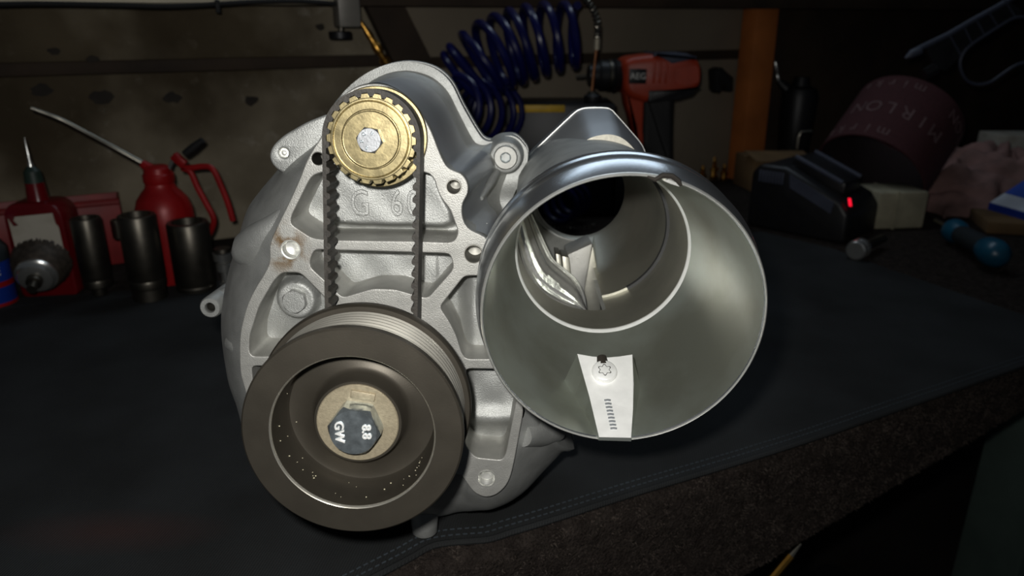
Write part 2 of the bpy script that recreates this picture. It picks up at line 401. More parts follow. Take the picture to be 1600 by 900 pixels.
def ring(rings):
    V = []; Fc = []
    for dy, s in rings:
        for i in range(NP): V.append((cxm + (qx_[i] - cxm) * s, qy_[i] + dy, czm + (qz_[i] - czm) * s))
    for k in range(len(rings) - 1):
        for i in range(NP): j = (i + 1) % NP; Fc.append((k * NP + i, k * NP + j, (k + 1) * NP + j, (k + 1) * NP + i))
    return V, Fc
cp('flange_gasket', ring([(0.0115, 0.97), (0.0115, 1.003), (0.0132, 1.003), (0.0132, 0.97)]), 'gasket', sharp=30)
Vr, Fr = ring([(0.0130, 0.97), (0.0130, 1.008), (0.0145, 1.012), (0.021, 1.012), (0.024, 0.99), (0.055, 0.97), (0.066, 0.93)])
n0 = len(Vr) - NP; Fr.append(tuple(range(n0, n0 + NP)))
cp('rear_housing', (Vr, Fr), 'cast_alu', sharp=40)
# ---------------- mounting lug top left
lug = round_poly(cxz([(516,176),(480,190),(443,211),(425,228),(420,243),(424,256),(436,268),(458,276),(470,282),(476,262),(486,240),(505,215)], 0.362), 0.003, 3)
lc = CW(443, 239, 0.362)
lg = cp('mounting_lug', xz_plate([lug, circ((lc.x, lc.z), 0.0023, 20)], 0.362, 0.034, 0.0012), 'cast_alu', sharp=50)
cp('lug_hole', weld(lathe([(0.0005, 0.0024), (0.003, 0.0022), (0.0042, 0)], (lc.x, 0.362, lc.z), (0, 1, 0), 20)), 'bright_alu', lg, sharp=60)
# ear on the left flank
e = CW(328, 481, 0.385); er = pxr(328, 481, .385, 17)
ear = cp('side_ear', join(lathe([(0.002, er * 0.42), (0, er * 0.5), (0, er * 0.88), (0.0012, er), (0.03, er * 1.05), (0.03, 0)], e, (0, 1, 0), 32),
     tube([e + Vector((0.001, 0.016, 0.001)), e + Vector((0.012, 0.020, 0.004))], [er * 0.9, er * 1.15], 16)), 'cast_alu')
cp('ear_hole', weld(lathe([(0.001, er * 0.44), (0.010, er * 0.40), (0.012, 0)], e, (0, 1, 0), 20)), 'hole_dark', ear, sharp=60)
# cast ribs swelling out of the left shoulder
cp('cast_rib', tube([CW(452, 322, .343), CW(432, 350, .347), CW(410, 372, .352), CW(392, 388, .357), CW(380, 396, .363)], [.002, .0055, .0085, .0090, .006], 20), 'cast_alu', hous, sharp=70)
cp('cast_rib', tube([CW(386, 548, .345), CW(376, 541, .350), CW(367, 535, .357)], [.002, .0050, .0052], 18), 'cast_alu', hous, sharp=70)
cp('cast_rib', tube([CW(815, 680, .343), CW(840, 668, .356), CW(866, 668, .368)], [.006, .010, .008], 18), 'cast_alu', hous, sharp=70)
# supporting foot below
ft = CW(664, 812, 0.372); fz = CW(664, 838, 0.366).z
cp('foot_boss', lathe([(0, 0.0), (0, 0.0062), (0.001, 0.0070), (0.012, 0.0078), (0.034, 0.0086), (0.034, 0)], (ft.x, 0.370, fz), (0, 0, 1), 28), 'cast_alu')
# ---------------- flange bolt and boss to the right of the hump
b = CW(790, 246, 0.424); rb = pxr(790, 246, .424, 25)
bs_ = cp('bolt_boss', lathe([(0.03, rb * 1.35), (0.012, rb * 1.12), (0.004, rb * 1.02), (0.0015, rb * 0.98), (0.001, rb * 0.9), (0.001, 0)], b, (0, 1, 0), 36), 'cast_alu', sharp=50)
fb = cp('flange_bolt', lathe([(0.002, rb * 0.76), (-0.0015, rb * 0.74), (-0.0022, rb * 0.68), (-0.0022, rb * 0.34), (-0.0016, rb * 0.30)], b, (0, 1, 0), 32), 'machined_alu', sharp=40)
cp('socket_hole', weld(lathe([(-0.0019, rb * 0.36), (-0.0024, rb * 0.33), (-0.0016, rb * 0.29), (0.002, rb * 0.27), (0.002, 0.0)], b, (0, 1, 0), 6)), 'zinc', fb, sharp=20)
cp('cast_rib', tube([CW(777, 268, .423), CW(768, 283, .415), CW(752, 310, .398)], [.0018, .0024, .0012], 12), 'cast_alu', hous, sharp=70)
# ---------------- intake: axis, funnel, bore
TO = Vector((0.0443, 0.283, 0.1624)); TA = Vector((0, 1, 0.08)).normalized()
def sag(p):                      # the funnel mouth hangs a little lower than the bore's axis
    s = (Vector(p) - TO).dot(TA); return Vector(p) - Vector((0, 0, .0045 * max(0, min(1.1, 1 - s / .074))))
def sagm(vf): return [sag(v) for v in vf[0]], vf[1]
def TP(s, ang, r):               # point on the intake: distance, angle (0 up, 90 right), radius
    a, x, y = basis(TA); t = R(ang); return sag(TO + a * s + (x * math.cos(t) + y * math.sin(t)) * r)
outer_prof = [(0.0006, .0556), (0, .0560), (0, .0564), (0.0006, .0568), (0.012, .0592), (0.0130, .0594), (0.019, .0594), (0.0200, .0590), (0.0225, .0590), (0.0235, .0595), (0.027, .0595), (0.0285, .0585), (0.045, .0555), (0.062, .0505), (0.075, .0475)]
fun = cp('intake_funnel', sagm(lathe(outer_prof, TO, TA, 128)), 'polished_alu', sharp=50)
inner_prof = [(0.0006, .0558), (0.003, .0556), (0.015, .0548), (0.030, .0533), (0.044, .0510), (0.054, .0487), (0.062, .0464), (0.0675, .0446), (0.071, .0433), (0.0735, .0424), (0.0755, .0419)]
cp('funnel_lining', sagm(lathe(inner_prof, TO, TA, 128)), 'spun_alu', fun, sharp=70)
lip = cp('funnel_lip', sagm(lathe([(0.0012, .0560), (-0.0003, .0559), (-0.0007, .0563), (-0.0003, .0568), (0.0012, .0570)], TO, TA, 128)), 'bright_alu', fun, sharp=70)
bore_prof = [(0.0755, .0419), (0.100, .0414), (0.118, .0413), (0.1182, .0400), (0.135, .0393), (0.16, .0375), (0.185, .0335), (0.200, .0302), (0.204, .0292), (0.207, .0296)]
def bskip(i, ang): return 1 <= i <= 6 and 172 < ang < 296
cp('intake_bore', lathe(bore_prof, TO, TA, 120, skip=bskip), 'bore_alu', fun, sharp=50)
cp('intake_body', lathe([(0.073, .0475), (0.12, .0465), (0.19, .0440), (0.207, .0330), (0.207, .0296)], TO, TA, 96, skip=lambda i, ang: i <= 1 and 172 < ang < 296), 'cast_alu', fun, sharp=50)
cp('bore_step', lathe([(0.1170, .0414), (0.1172, .0398), (0.1195, .0396)], TO, TA, 120, skip=lambda i, ang: 150 < ang < 300), 'gasket', fun)
# rounded edge where funnel meets bore; its highlight is put in as near-white colour
cp('throat_edge', lathe([(0.0722, .0428), (0.0728, .0424), (0.0735, .04195), (0.0742, .0417), (0.0750, .0417), (0.0752, .0424)], TO, TA, 128), 'whitened_alu', fun, sharp=80)
# dent in the lip at the top
dn = CW(986, 266, TO.y + 0.003)
cp('lip_dent', join(tube([TP(-.0012, 6, .0562), TP(-.0016, 9, .0555), TP(-.0010, 11.5, .0574), TP(-.0008, 15, .0580), TP(-.0012, 18, .0570), TP(-.0014, 19.5, .0556)], [.0004, .0009, .0011, .0011, .0010, .0005], 8)), 'grime', fun)
cp('lip_burr', prism([TP(-.0018, 12, .0558), TP(-.0018, 14, .0566), TP(-.0018, 17, .0563), TP(-.0018, 19, .0552), TP(-.0018, 15, .0553)], TA * 0.002), 'bright_alu', fun)
# milled flat with a star-head screw at the bottom of the funnel
def rwall(s):
    for (s0, r0_), (s1, r1_) in zip(inner_prof, inner_prof[1:]):
        if s0 <= s <= s1: return r0_ + (r1_ - r0_) * (s - s0) / (s1 - s0)
    return inner_prof[0][1]
FT = .320
def flatY(v): return .2850 + (FT - .2850) * (684 - v) / (684 - 555)
fl_pts = [CW(u, v, flatY(v)) for u, v in [(902,553),(925,557),(946,559),(968,557),(988,554),(990,600),(989,640),(986,684),(936,683),(921,620),(911,585)]]
nrm = (fl_pts[4] - fl_pts[7]).cross(fl_pts[8] - fl_pts[7]).normalized()
if nrm.y > 0: nrm = -nrm
foot_pts = []
for q in fl_pts:
    s_ = (q - TO).dot(TA); c_ = sag(TO + TA * s_); rad_ = q - c_; foot_pts.append(c_ + rad_.normalized() * max(rad_.length, rwall(s_) + .0002))
nfp = len(fl_pts)
flat_ = cp('screw_flat', (fl_pts + foot_pts, [tuple(range(nfp))] + [(i, (i + 1) % nfp, nfp + (i + 1) % nfp, nfp + i) for i in range(nfp)]), 'whitened_alu', fun, flat=True)  # flash glare on the flat is painted by its whitened top face
flat_.data.materials.append(MATS['spun_alu'])
for pl in flat_.data.polygons: pl.material_index = 0 if len(pl.vertices) == nfp else 1
scp = CW(944, 583, flatY(583)); sr = pxr(944, 583, flatY(583), 20)
cp('screw_relief', tube([CW(940, 558, flatY(558)), CW(942, 572, flatY(572))], [.0022, .0028], 14), 'grime', flat_)
scr = cp('star_screw', lathe([(-0.003, sr * 0.9), (0.0012, sr), (0.0022, sr * 0.94), (0.0026, sr * 0.85), (0.0026, 0)], scp, nrm, 32), 'whitened_alu', fun, sharp=40)
a_, x_, y_ = basis(nrm); star = []
for k in range(36):
    t = 2 * math.pi * k / 36; rr = sr * (0.46 + 0.10 * math.cos(6 * t)); star.append(scp + nrm * 0.0027 + (x_ * math.cos(t) + y_ * math.sin(t)) * rr)
starV = star + [scp + nrm * 0.0027 + (p - scp - nrm * 0.0027) * 0.86 for p in star]
cp('star_recess', (starV, [(i, (i + 1) % 36, 36 + (i + 1) % 36, 36 + i) for i in range(36)]), 'hole_dark', scr)
# thread marks milled below the screw
tm = []
for k in range(9):
    p0 = CW(949 + k * 1.2, 626 + 5.5 * k, flatY(626 + 5.5 * k))
    tm.append(tube([p0 + nrm * .0002 + Vector((-.0013, 0, 0)), p0 + nrm * .0006, p0 + nrm * .0002 + Vector((.0013, 0, 0))], .0005, 6))
cp('thread_marks', join(*tm), 'satin_alu', flat_)
# ---------------- casting hood above the intake with its thin joint line
hoodE = [CW(u, v, .46) for u, v in [(826,246),(835,236),(866,206),(895,179),(905,172),(918,169),(945,169),(955,172),(962,179),(985,205),(1004,229),(1012,255)]]
hoodF = [CW(u, v, .405) for u, v in [(858,290),(866,274),(884,252),(898,236),(915,220),(930,213),(950,210),(966,213),(978,220),(990,232),(1001,248),(1010,275)]]
hoodF = [Vector((p.x, .405, p.z)) for p in hoodF]; n = len(hoodE)
def hood_loft(rows):
    nn = len(rows[0]); return [p for r_ in rows for p in r_], [(k * nn + i, k * nn + i + 1, (k + 1) * nn + i + 1, (k + 1) * nn + i) for k in range(len(rows) - 1) for i in range(nn - 1)]
sE = spline(hoodE, 4); sF = spline(hoodF, 4)
mid = lambda t, bulge: [a * (1 - t) + b * t + Vector((0, 0, bulge)) for a, b in zip(sF, sE)]
axp = lambda y: TO + Vector((0, 1, .08)) * (y - TO.y)
low = []
for p in sF:
    c = axp(.405); d = Vector((p.x - c.x, 0, p.z - c.z)); L_ = d.length; d.normalize(); low.append(Vector((c.x, .4048, c.z)) + d * min(L_ - .0005, .0445))
cp('intake_hood', hood_loft([mid(0, 0), mid(.3, .0012), mid(.7, .0014), mid(1, 0)]), 'satin_alu', sharp=60)
cp('hood_face', hood_loft([low, sF]), 'pale_face')
back = [Vector((p.x, .493, p.z)) for p in sE]
c46 = axp(.46); back = [c46 + (p - c46) * 0.985 + Vector((0, .033, 0)) for p in sE]
cp('hood_rear', hood_loft([[p + Vector((0, .0012, 0)) for p in sE], [p * 1 + Vector((0, .016, 0)) for p in sE], back]), 'satin_alu', sharp=60)
cp('hood_joint', tube([p + Vector((0, .0004, .0001)) for p in sE], .0005, 6), 'bright_alu')
# ---------------- scroll seen through the opening of the bore
e1 = spline([CW(830,335,.428), CW(842,362,.428), CW(853,386,.428), CW(864,406,.428), CW(880,420,.428), CW(900,438,.428), CW(912,462,.428), CW(915,486,.428)], 5)
e2 = spline([CW(803,350,.392), CW(808,385,.392), CW(818,420,.392), CW(832,446,.392), CW(850,464,.392), CW(872,476,.392), CW(895,484,.392), CW(913,490,.392)], 5)
rows = []
for k in range(45):
    t = k / 44; rows.append([a * (1 - t) + b * t + Vector((0.0010 * math.sin(t * 40), 0.004 * math.sin(t * 9), -0.0016 * math.sin(t * 31 + i * .05) - 0.0006 * math.sin(t * 70))) for i, (a, b) in enumerate(zip(e1, e2))])
cp('scroll_vane', hood_loft(rows), 'bright_scroll', sharp=80)
cp('scroll_edge', tube(e1, .0007, 8), 'bright_alu')
for u0, u1, v0, yy in ((868, 876, 396, .433), (878, 889, 400, .436)):
    cp('scroll_wall', prism([CW(u0, v0, yy), CW(u1, v0 + 2, yy), CW(u1 + 10, 492, yy), CW(u0 + 8, 492, yy)], (0, .02, 0), 0.0006), 'bore_alu')
cp('scroll_block', prism([CW(886, 398, .445), CW(926, 380, .445), CW(920, 420, .445), CW(914, 450, .445), CW(914, 500, .445), CW(886, 500, .445)], (0, .03, 0), 0.001), 'machined_alu')
cp('scroll_block', prism([CW(926, 382, .446), CW(934, 425, .446), CW(940, 500, .446), CW(912, 500, .446), CW(913, 450, .446)], (0.004, .03, 0), 0.0008), 'bore_alu')
# ---------------- big ribbed belt pulley
pul = cp('drive_pulley', lathe([(.0112, .0010), (.0112, .0182), (.0125, .0188), (.0180, .0196), (.0200, .0215), (.0212, .0295), (.0208, .0313), (.0190, .0322), (.0015, .0329), (.0006, .0331), (0, .0336), (0, .0442), (.0008, .0450),
     (.0044, .0450), (.0048, .0446), (.0049, .0405), (.0262, .0405), (.0263, .0458), (.0272, .0465), (.0312, .0465), (.0326, .0455), (.0330, .0440), (.0330, .0100)], AX, (0, 1, 0), 128), 'anodised', sharp=40)
gp = [(.0050, .0437)]
for k in range(6):
    s = .0052 + k * .0035; gp += [(s, .0437), (s + .0004, .0438), (s + .0017, .0418), (s + .0019, .0418), (s + .0033, .0438)]
gp += [(.0262, .0437)]
cp('grooved_band', lathe(gp, AX, (0, 1, 0), 128), 'groove_alu', pul, sharp=25)
for r0, s0 in ((.0331, .0004),): cp('recess_edge', lathe([(0.0010, .03285), (0.0002, .0332), (-.0001, .0336)], AX, (0, 1, 0), 128), 'groove_alu', pul, sharp=80)
wsh = cp('pulley_washer', lathe([(.0118, .0172), (.0106, .0172), (.0102, .0168), (.0102, 0.0)], AX, (0, 1, 0), 64), 'washer', pul)
bolt = cp('pulley_bolt', ngon_prism(AX + Vector((0, .0102, 0)), .0112, 6, (0, -1, 0), .0088, rot=R(22)), 'zinc', pul, sharp=25)
ff = AX + Vector((0, .0013, 0))
for body, dx in (('8.8', .0054), ('GW', -.0056)):
    cp('head_mark', text(body, .0052, .0004, frame(ff + Vector((dx, 0, .0004)), (0, 0, -1), (1, 0, 0)), 1.0, .00012), 'whitened_alu', bolt, sharp=50)
cp('washer_flat', box(AX + Vector((.003, .0098, .0125)), (1, 0, -.2), (0, 1, 0), (.2, 0, 1), .0100, .0010, .0035, .0004), 'washer', pul)
chips = []
for k in range(30):
    t = R(random.uniform(120, 290)); s = random.uniform(.004, .02); rr = .0322 if s < .019 else random.uniform(.026, .031)
    c = AX + Vector((math.sin(t) * rr, s, math.cos(t) * rr)); q = random.uniform(.00012, .0003)
    chips.append(box(c, (1, 0, 0), (0, 1, 0), (0, 0, 1), q * 2, q, q))
cp('metal_chips', join(*chips), 'crystal_chip', pul, flat=True, props={'kind': 'stuff'})
# ---------------- toothed gear and belt
GY = .3165
G = CW(580, 218, GY); G = Vector((G.x, GY, G.z)); B = Vector((AX.x, GY, AX.z)); r0 = .01895; NT = 22; pitch = 2 * math.pi * r0 / NT
d = Vector((G.x - B.x, 0, G.z - B.z)); D = d.length; d.normalize(); nL = Vector((-d.z, 0, d.x)); nL = nL if nL.x < 0 else -nL
tot = 2 * math.pi * r0 + 2 * D; nb = round(tot / pitch)
def bpos(l):                     # belt line: up the left side, over the gear, down the right side, round below
    l %= tot
    if l < D: return B + nL * r0 + d * l, nL
    l -= D
    if l < math.pi * r0: a = l / r0; n_ = nL * math.cos(a) + d * math.sin(a); return G + n_ * r0, n_
    l -= math.pi * r0
    if l < D: return G - nL * r0 - d * l, -nL
    l -= D; a = l / r0; n_ = -nL * math.cos(a) - d * math.sin(a); return B + n_ * r0, n_
tp = tot / nb; sub = 10; V = []; Fc = []; BW = .0135
for i in range(nb * sub):
    p, n_ = bpos(i / sub * tp); ph = (i % sub) / sub
    inn = -.0014 if .35 <= ph <= .65 else (-.0011 if .28 <= ph <= .72 else 0.0)
    for yy in (0, BW): V.append(p + n_ * inn + Vector((0, yy, 0))); V.append(p + n_ * .0016 + Vector((0, yy, 0)))
nn = nb * sub
for i in range(nn):
    a = 4 * i; b_ = 4 * ((i + 1) % nn)
    Fc += [(a, b_, b_ + 1, a + 1), (a + 1, b_ + 1, b_ + 3, a + 3), (a + 3, b_ + 3, b_ + 2, a + 2), (a + 2, b_ + 2, b_, a)]
cp('toothed_belt', (V, Fc), 'belt_rubber', sharp=30)
a0 = (D / tp)                    # tooth phase where the belt meets the gear
def gear(name, cen, r, y0, y1, mname, phase):
    loop = []
    for k in range(NT * 10):
        ph = (k / 10) % 1.0; ang = 2 * math.pi * k / (NT * 10) + phase
        rr = r if not (.33 < ph < .67) else (r - .0015 if .38 < ph < .62 else r - .0011)
        n_ = nL * math.cos(ang) + d * math.sin(ang); loop.append((cen.x + n_.x * rr, cen.z + n_.z * rr))
    return xz_plate([loop, circ((cen.x, cen.z), .004, 24)], y0, y1 - y0, .0003)
ph_ = (math.ceil(a0) - a0) * tp / r0
gr = cp('toothed_gear', gear('g', G, .01880, GY, GY + .0145, 'brass_plate', ph_), 'brass_plate', flat=True)
cp('gear_flange', lathe([(.0150, .010), (.0150, .0214), (.0154, .0218), (.0172, .0218), (.0176, .0210), (.0176, .010)], G, (0, 1, 0), 72), 'brass_plate', gr)
cp('gear_face_ring', lathe([(.0001, .0170), (-.0003, .0168)] + [(-.0004 + (.00007 if i % 2 else 0), .0166 - i * .00016) for i in range(5)] + [(-.0002, .0157)] + [(-.0006 + (.00007 if i % 2 else 0), .0154 - i * .00016) for i in range(20)] + [(-.0001, .0121)], G, (0, 1, 0), 72), 'brass_plate', gr, sharp=60)
cp('gear_washer', lathe([(.0002, .0118), (-.0011, .0118)] + [(-.0015 + (.00005 if i % 2 else 0), .0115 - i * .0002) for i in range(34)] + [(-.0015, 0)], G, (0, 1, 0), 64), 'brass_plate', gr, sharp=40)
gb = cp('gear_bolt', ngon_prism(G + Vector((0, -.0015, 0)), .0056, 6, (0, -1, 0), .0035, rot=R(20)), 'dull_zinc', gr, sharp=25)
for k, chs in enumerate('88O8'):
    t = R(200 + k * 62); n_ = Vector((math.sin(t), 0, math.cos(t))); 
    cp('head_mark', text(chs, .0021, .0002, frame(G + Vector((0, -.0052, 0)) + n_ * .0031, Vector((math.cos(t), 0, -math.sin(t))), n_), 1.0, .0001), 'zinc', gb)
lgz = cp('lower_gear', gear('g', B, .01880, GY, GY + .0145, 'brass_dark', 0.0), 'brass_dark', sharp=30)
cp('pulley_hub', lathe([(.0300, .0140), (.0600, .0140)], AX, (0, 1, 0), 48), 'machined_alu', pul)
# ================================================================== BENCH, CLOTH, WALL
mat('carpet', C(36,31,28), 0.0, 0.95, 0.3, 120, 0.8, 500, 0.003, spec=0.1, col2=C(52,46,42))
mat('pile', C(40,34,31), 0.0, 0.9, 0.35, 90, spec=0.15, col2=C(74,66,60))
mat('dark_wood', C(52,40,28), 0.0, 0.8, 0.3, 12, 0.3, 60, 0.002)
mat('orange_wood', C(178,104,48), 0.0, 0.65, 0.18, 14, 0.15, 60, 0.001)
mat('black_plastic', C(22,22,24), 0.0, 0.45, 0.2, 60, 0.1, 600, 0.0004)
mat('grey_plastic', C(66,70,84), 0.0, 0.45, 0.1, 60)
mat('black_rubber', C(20,20,20), 0.0, 0.7, 0.2, 60)
mat('stitch', C(56,64,70), 0.0, 0.9)
mat('red_paint', C(150,18,20), 0.1, 0.40, 0.15, 30, rvar=0.1)
mat('red_tray', C(138,38,38), 0.0, 0.5, 0.2, 30)
mat('red_glass', C(96,10,16), 0.0, 0.25, 0.2, 20)
mat('label_paper', C(186,180,166), 0.0, 0.7, 0.12, 25, col2=C(150,140,122), lo=0.5, hi=0.75)
mat('white_plastic', C(205,205,198), 0.0, 0.5, 0.05, 30)
mat('green_cap', C(36,52,44), 0.0, 0.5)
mat('steel', C(150,146,134), 1.0, 0.34, 0.15, 30, rvar=0.08)
mat('dark_steel', C(92,88,80), 0.95, 0.40, 0.2, 40, rvar=0.06)
mat('chrome', C(215,215,210), 0.9, 0.26, 0.05, 40)
mat('bristle', C(70,62,54), 0.5, 0.6, 0.3, 200)
mat('blue_label', C(20,52,140), 0.0, 0.4, 0.1, 30)
mat('blue_plastic', C(30,90,190), 0.0, 0.4, 0.1, 30)
mat('blue_hose', C(15,18,74), 0.0, 0.26, 0.15, 30)
mat('brass', C(196,148,72), 1.0, 0.30, 0.2, 80)
mat('copper', C(186,130,92), 1.0, 0.35, 0.15, 80)
mat('drill_orange', C(158,52,24), 0.0, 0.45, 0.12, 40)
mat('yellow_paint', C(200,160,20), 0.0, 0.5, 0.2, 40)
mat('maroon', C(70,34,37), 0.0, 0.9, 0.15, 300, 0.3, 900, 0.0005)
mat('shaded_grit', C(34,22,22), 0.0, 0.95, 0.2, 300)  # dark grit side; shade inside the roll is put into its colour
mat('maroon_print', C(112,88,88), 0.0, 0.9)
mat('pink_rag', C(160,124,118), 0.0, 0.9, 0.2, 25, 0.2, 300, 0.001, col2=C(116,90,84))
mat('cream_block', C(160,154,130), 0.0, 0.85, 0.15, 40, 0.3, 200, 0.001)
mat('cardboard', C(110,86,56), 0.0, 0.9, 0.15, 30)
mat('teal', C(17,78,102), 0.0, 0.35, 0.1, 30)
mat('teal_dark', C(32,40,44), 0.0, 0.55, 0.1, 30)
mat('booklet_blue', C(60,92,190), 0.0, 0.4, 0.05, 30)
mat('booklet_white', C(206,212,222), 0.0, 0.4, 0.06, 60)
mat('led_red', C(255,30,50), 0.0, 0.4, emit=(C(255, 20, 50), 1.2))
mat('grey_enamel', C(128,124,116), 0.2, 0.45, 0.1, 40)
mat('leg_paint', C(88,104,96), 0.2, 0.6, 0.15, 14)
mat('floor_concrete', C(54,50,46), 0.0, 0.9, 0.25, 6, 0.2, 40, 0.003)
mat('pale_pipe', C(168,160,140), 0.3, 0.5, 0.1, 20)
# cloth: dark blue-grey weave with fine ribs, a rusty smear
def cloth_mat():
    m = bpy.data.materials.new('work_cloth'); m.use_nodes = True; MATS['work_cloth'] = m; nt = m.node_tree; N = nt.nodes; L = nt.links; bs = N['Principled BSDF']
    tc = N.new('ShaderNodeTexCoord'); mp = N.new('ShaderNodeMapping'); mp.inputs['Rotation'].default_value = (0, 0, R(8)); L.new(tc.outputs['Object'], mp.inputs['Vector'])
    nz = N.new('ShaderNodeTexNoise'); nz.inputs['Scale'].default_value = 9; nz.inputs['Detail'].default_value = 7; L.new(tc.outputs['Object'], nz.inputs['Vector'])
    rp = N.new('ShaderNodeValToRGB'); rp.color_ramp.elements[0].color = C(35,36,36); rp.color_ramp.elements[1].color = C(49,51,52); rp.color_ramp.elements[0].position = .35; rp.color_ramp.elements[1].position = .7
    L.new(nz.outputs['Fac'], rp.inputs['Fac'])
    # rusty smear lying on the cloth
    ps = SMEAR; sp = N.new('ShaderNodeMapping'); sp.inputs['Location'].default_value = (-ps[0], -ps[1], 0); sp.vector_type = 'POINT'; L.new(tc.outputs['Object'], sp.inputs['Vector'])
    m2 = N.new('ShaderNodeMapping'); m2.inputs['Rotation'].default_value = (0, 0, R(-38)); m2.inputs['Scale'].default_value = (14, 45, 1); L.new(sp.outputs['Vector'], m2.inputs['Vector'])
    ln = N.new('ShaderNodeVectorMath'); ln.operation = 'LENGTH'; L.new(m2.outputs['Vector'], ln.inputs[0])
    mr = N.new('ShaderNodeMapRange'); mr.inputs[1].default_value = 0.1; mr.inputs[2].default_value = 1.0; mr.inputs[3].default_value = 0.40; mr.inputs[4].default_value = 0.0; L.new(ln.outputs['Value'], mr.inputs[0])
    mx = N.new('ShaderNodeMix'); mx.data_type = 'RGBA'; L.new(mr.outputs[0], mx.inputs['Factor']); L.new(rp.outputs['Color'], mx.inputs['A']); mx.inputs['B'].default_value = C(74,44,38)
    L.new(mx.outputs['Result'], bs.inputs['Base Color'])
    bs.inputs['Roughness'].default_value = 0.85; bs.inputs['Specular IOR Level'].default_value = 0.2
    wv = N.new('ShaderNodeTexWave'); wv.inputs['Scale'].default_value = 210; wv.inputs['Distortion'].default_value = 1.5; wv.inputs['Detail'].default_value = 1; wv.bands_direction = 'X'; L.new(mp.outputs['Vector'], wv.inputs['Vector'])
    n2 = N.new('ShaderNodeTexNoise'); n2.inputs['Scale'].default_value = 900; L.new(tc.outputs['Object'], n2.inputs['Vector'])
    ad = N.new('ShaderNodeMath'); ad.operation = 'ADD'; L.new(wv.outputs['Fac'], ad.inputs[0]); L.new(n2.outputs['Fac'], ad.inputs[1])
    bp = N.new('ShaderNodeBump'); bp.inputs['Strength'].default_value = .5; bp.inputs['Distance'].default_value = .0004; L.new(ad.outputs[0], bp.inputs['Height']); L.new(bp.outputs['Normal'], bs.inputs['Normal'])
EDGE = [(520,935),(585,901),(640,872),(672,854),(700,848),(735,845),(765,842),(800,831),(840,819),(900,800),(1000,768),(1150,723),(1270,685),(1400,640),(1600,571),(1690,541)]
edge = [Wz(u, v, 0.0022) for u, v in EDGE]
E1 = (Wz(1600, 571) - Wz(1000, 768)).normalized(); E1.z = 0; E1.normalize(); E2 = Vector((-E1.y, E1.x, 0)); UP = Vector((0, 0, 1))
back = [Wz(u, v, 0.0022) for u, v in [(1700,530),(1600,492),(1500,458),(1400,424),(1300,388),(1190,362),(1000,385),(700,410),(335,440),(150,458),(0,466),(-300,480)]]
far_left = [Vector((-0.75, 0.62, .0022)), Vector((-0.75, 0.12, .0022)), Wz(300, 1080, .0022)]
SMEAR = (0, 0)
poly = [Vector((p.x, p.y, 0)) for p in edge + back + far_left]
cb = sum(poly, Vector()) / len(poly)
sm = Wz(175, 835); SMEAR = (sm.x - cb.x, sm.y - cb.y); cloth_mat()
cl = thing('work_cloth', 'dark blue-grey woven cloth spread over the bench under the supercharger', 'cloth', (cb.x, cb.y, 0))
mk('cloth_sheet', prism([p + Vector((0, 0, .0004)) for p in poly], (0, 0, .0018)), 'work_cloth', cl)
es = spline(edge, 6)
mk('hem', tube([p + Vector((0, 0, -.0002)) for p in es], .0019, 8), 'work_cloth', cl)
st = []
acc = 0
for dist in (.006, .011):
    pts = []
    for i in range(len(es) - 1):
        t = (es[i + 1] - es[i]); t.z = 0; nrm2 = Vector((-t.y, t.x, 0)).normalized(); pts.append(es[i] + nrm2 * dist)
    tot_l = 0; nxt = 0
    for i in range(len(pts) - 1):
        seg = pts[i + 1] - pts[i]; L_ = seg.length
        while nxt < tot_l + L_:
            p = pts[i] + seg * ((nxt - tot_l) / L_); t = seg.normalized(); st.append(box(p + Vector((0, 0, .0003)), t, Vector((-t.y, t.x, 0)), UP, .0026, .0006, .0005)); nxt += .0042
        tot_l += L_
mk('stitching', join(*st), 'stitch', cl, flat=True, props={'kind': 'stuff'})
# bench: carpeted slab whose front edge runs beside the cloth's hem
P0 = Wz(1000, 768) - E2 * 0.006
wall0 = Vector((W(0, 300, .87).x, .87, 0)); bd = (wall0 - P0).dot(E2)   # wall distance behind the bench edge
bench_c = P0 + E1 * 0.1 + E2 * (bd / 2)
be = thing('workbench', 'workbench with brown carpet covering its top and front edge', 'workbench', (bench_c.x, bench_c.y, -0.80))
def front_z(u, v):               # height where a sight line meets the bench's front face
    dv_ = ray(u, v, PITCH); o_ = Vector((0, 0, H)); t_ = (P0 - o_).dot(E2) / dv_.dot(E2); q_ = o_ + dv_ * t_; return (q_ - P0).dot(E1), q_.z
(xl_, zl_), (xr_, zr_) = front_z(1165, 898), front_z(1598, 640)
def bot(x): return max(-.16, min(-.03, zl_ + (zr_ - zl_) * (x - xl_) / (xr_ - xl_)))   # the hanging carpet is deeper towards the left
prof = [(0.012 - 0.012 * math.cos(R(a)), -0.012 + 0.012 * math.sin(R(a))) for a in range(0, 91, 15)]
prof = [(0.0, -0.082), (-0.0005, -0.03)] + prof + [(bd - .016, 0.0), (bd - .016, -0.082)]
V = []; Fc = []
xsb = [-1.25, -0.6, -0.4, -.2, 0, .1, .2, .3, .4, 0.5, .6, .8, 1.0, 1.6]
for x in xsb:
    for dd, z in prof: V.append(P0 + E1 * x + E2 * dd + UP * (z if z > -.08 else bot(x)))
m_ = len(prof)
for i in range(len(xsb) - 1):
    for k in range(m_): k2 = (k + 1) % m_; Fc.append((i * m_ + k, i * m_ + k2, (i + 1) * m_ + k2, (i + 1) * m_ + k))
Fc += [tuple(range(m_)), tuple(range((len(xsb) - 1) * m_, len(xsb) * m_))]
mk('carpeted_top', (V, Fc), 'carpet', be)
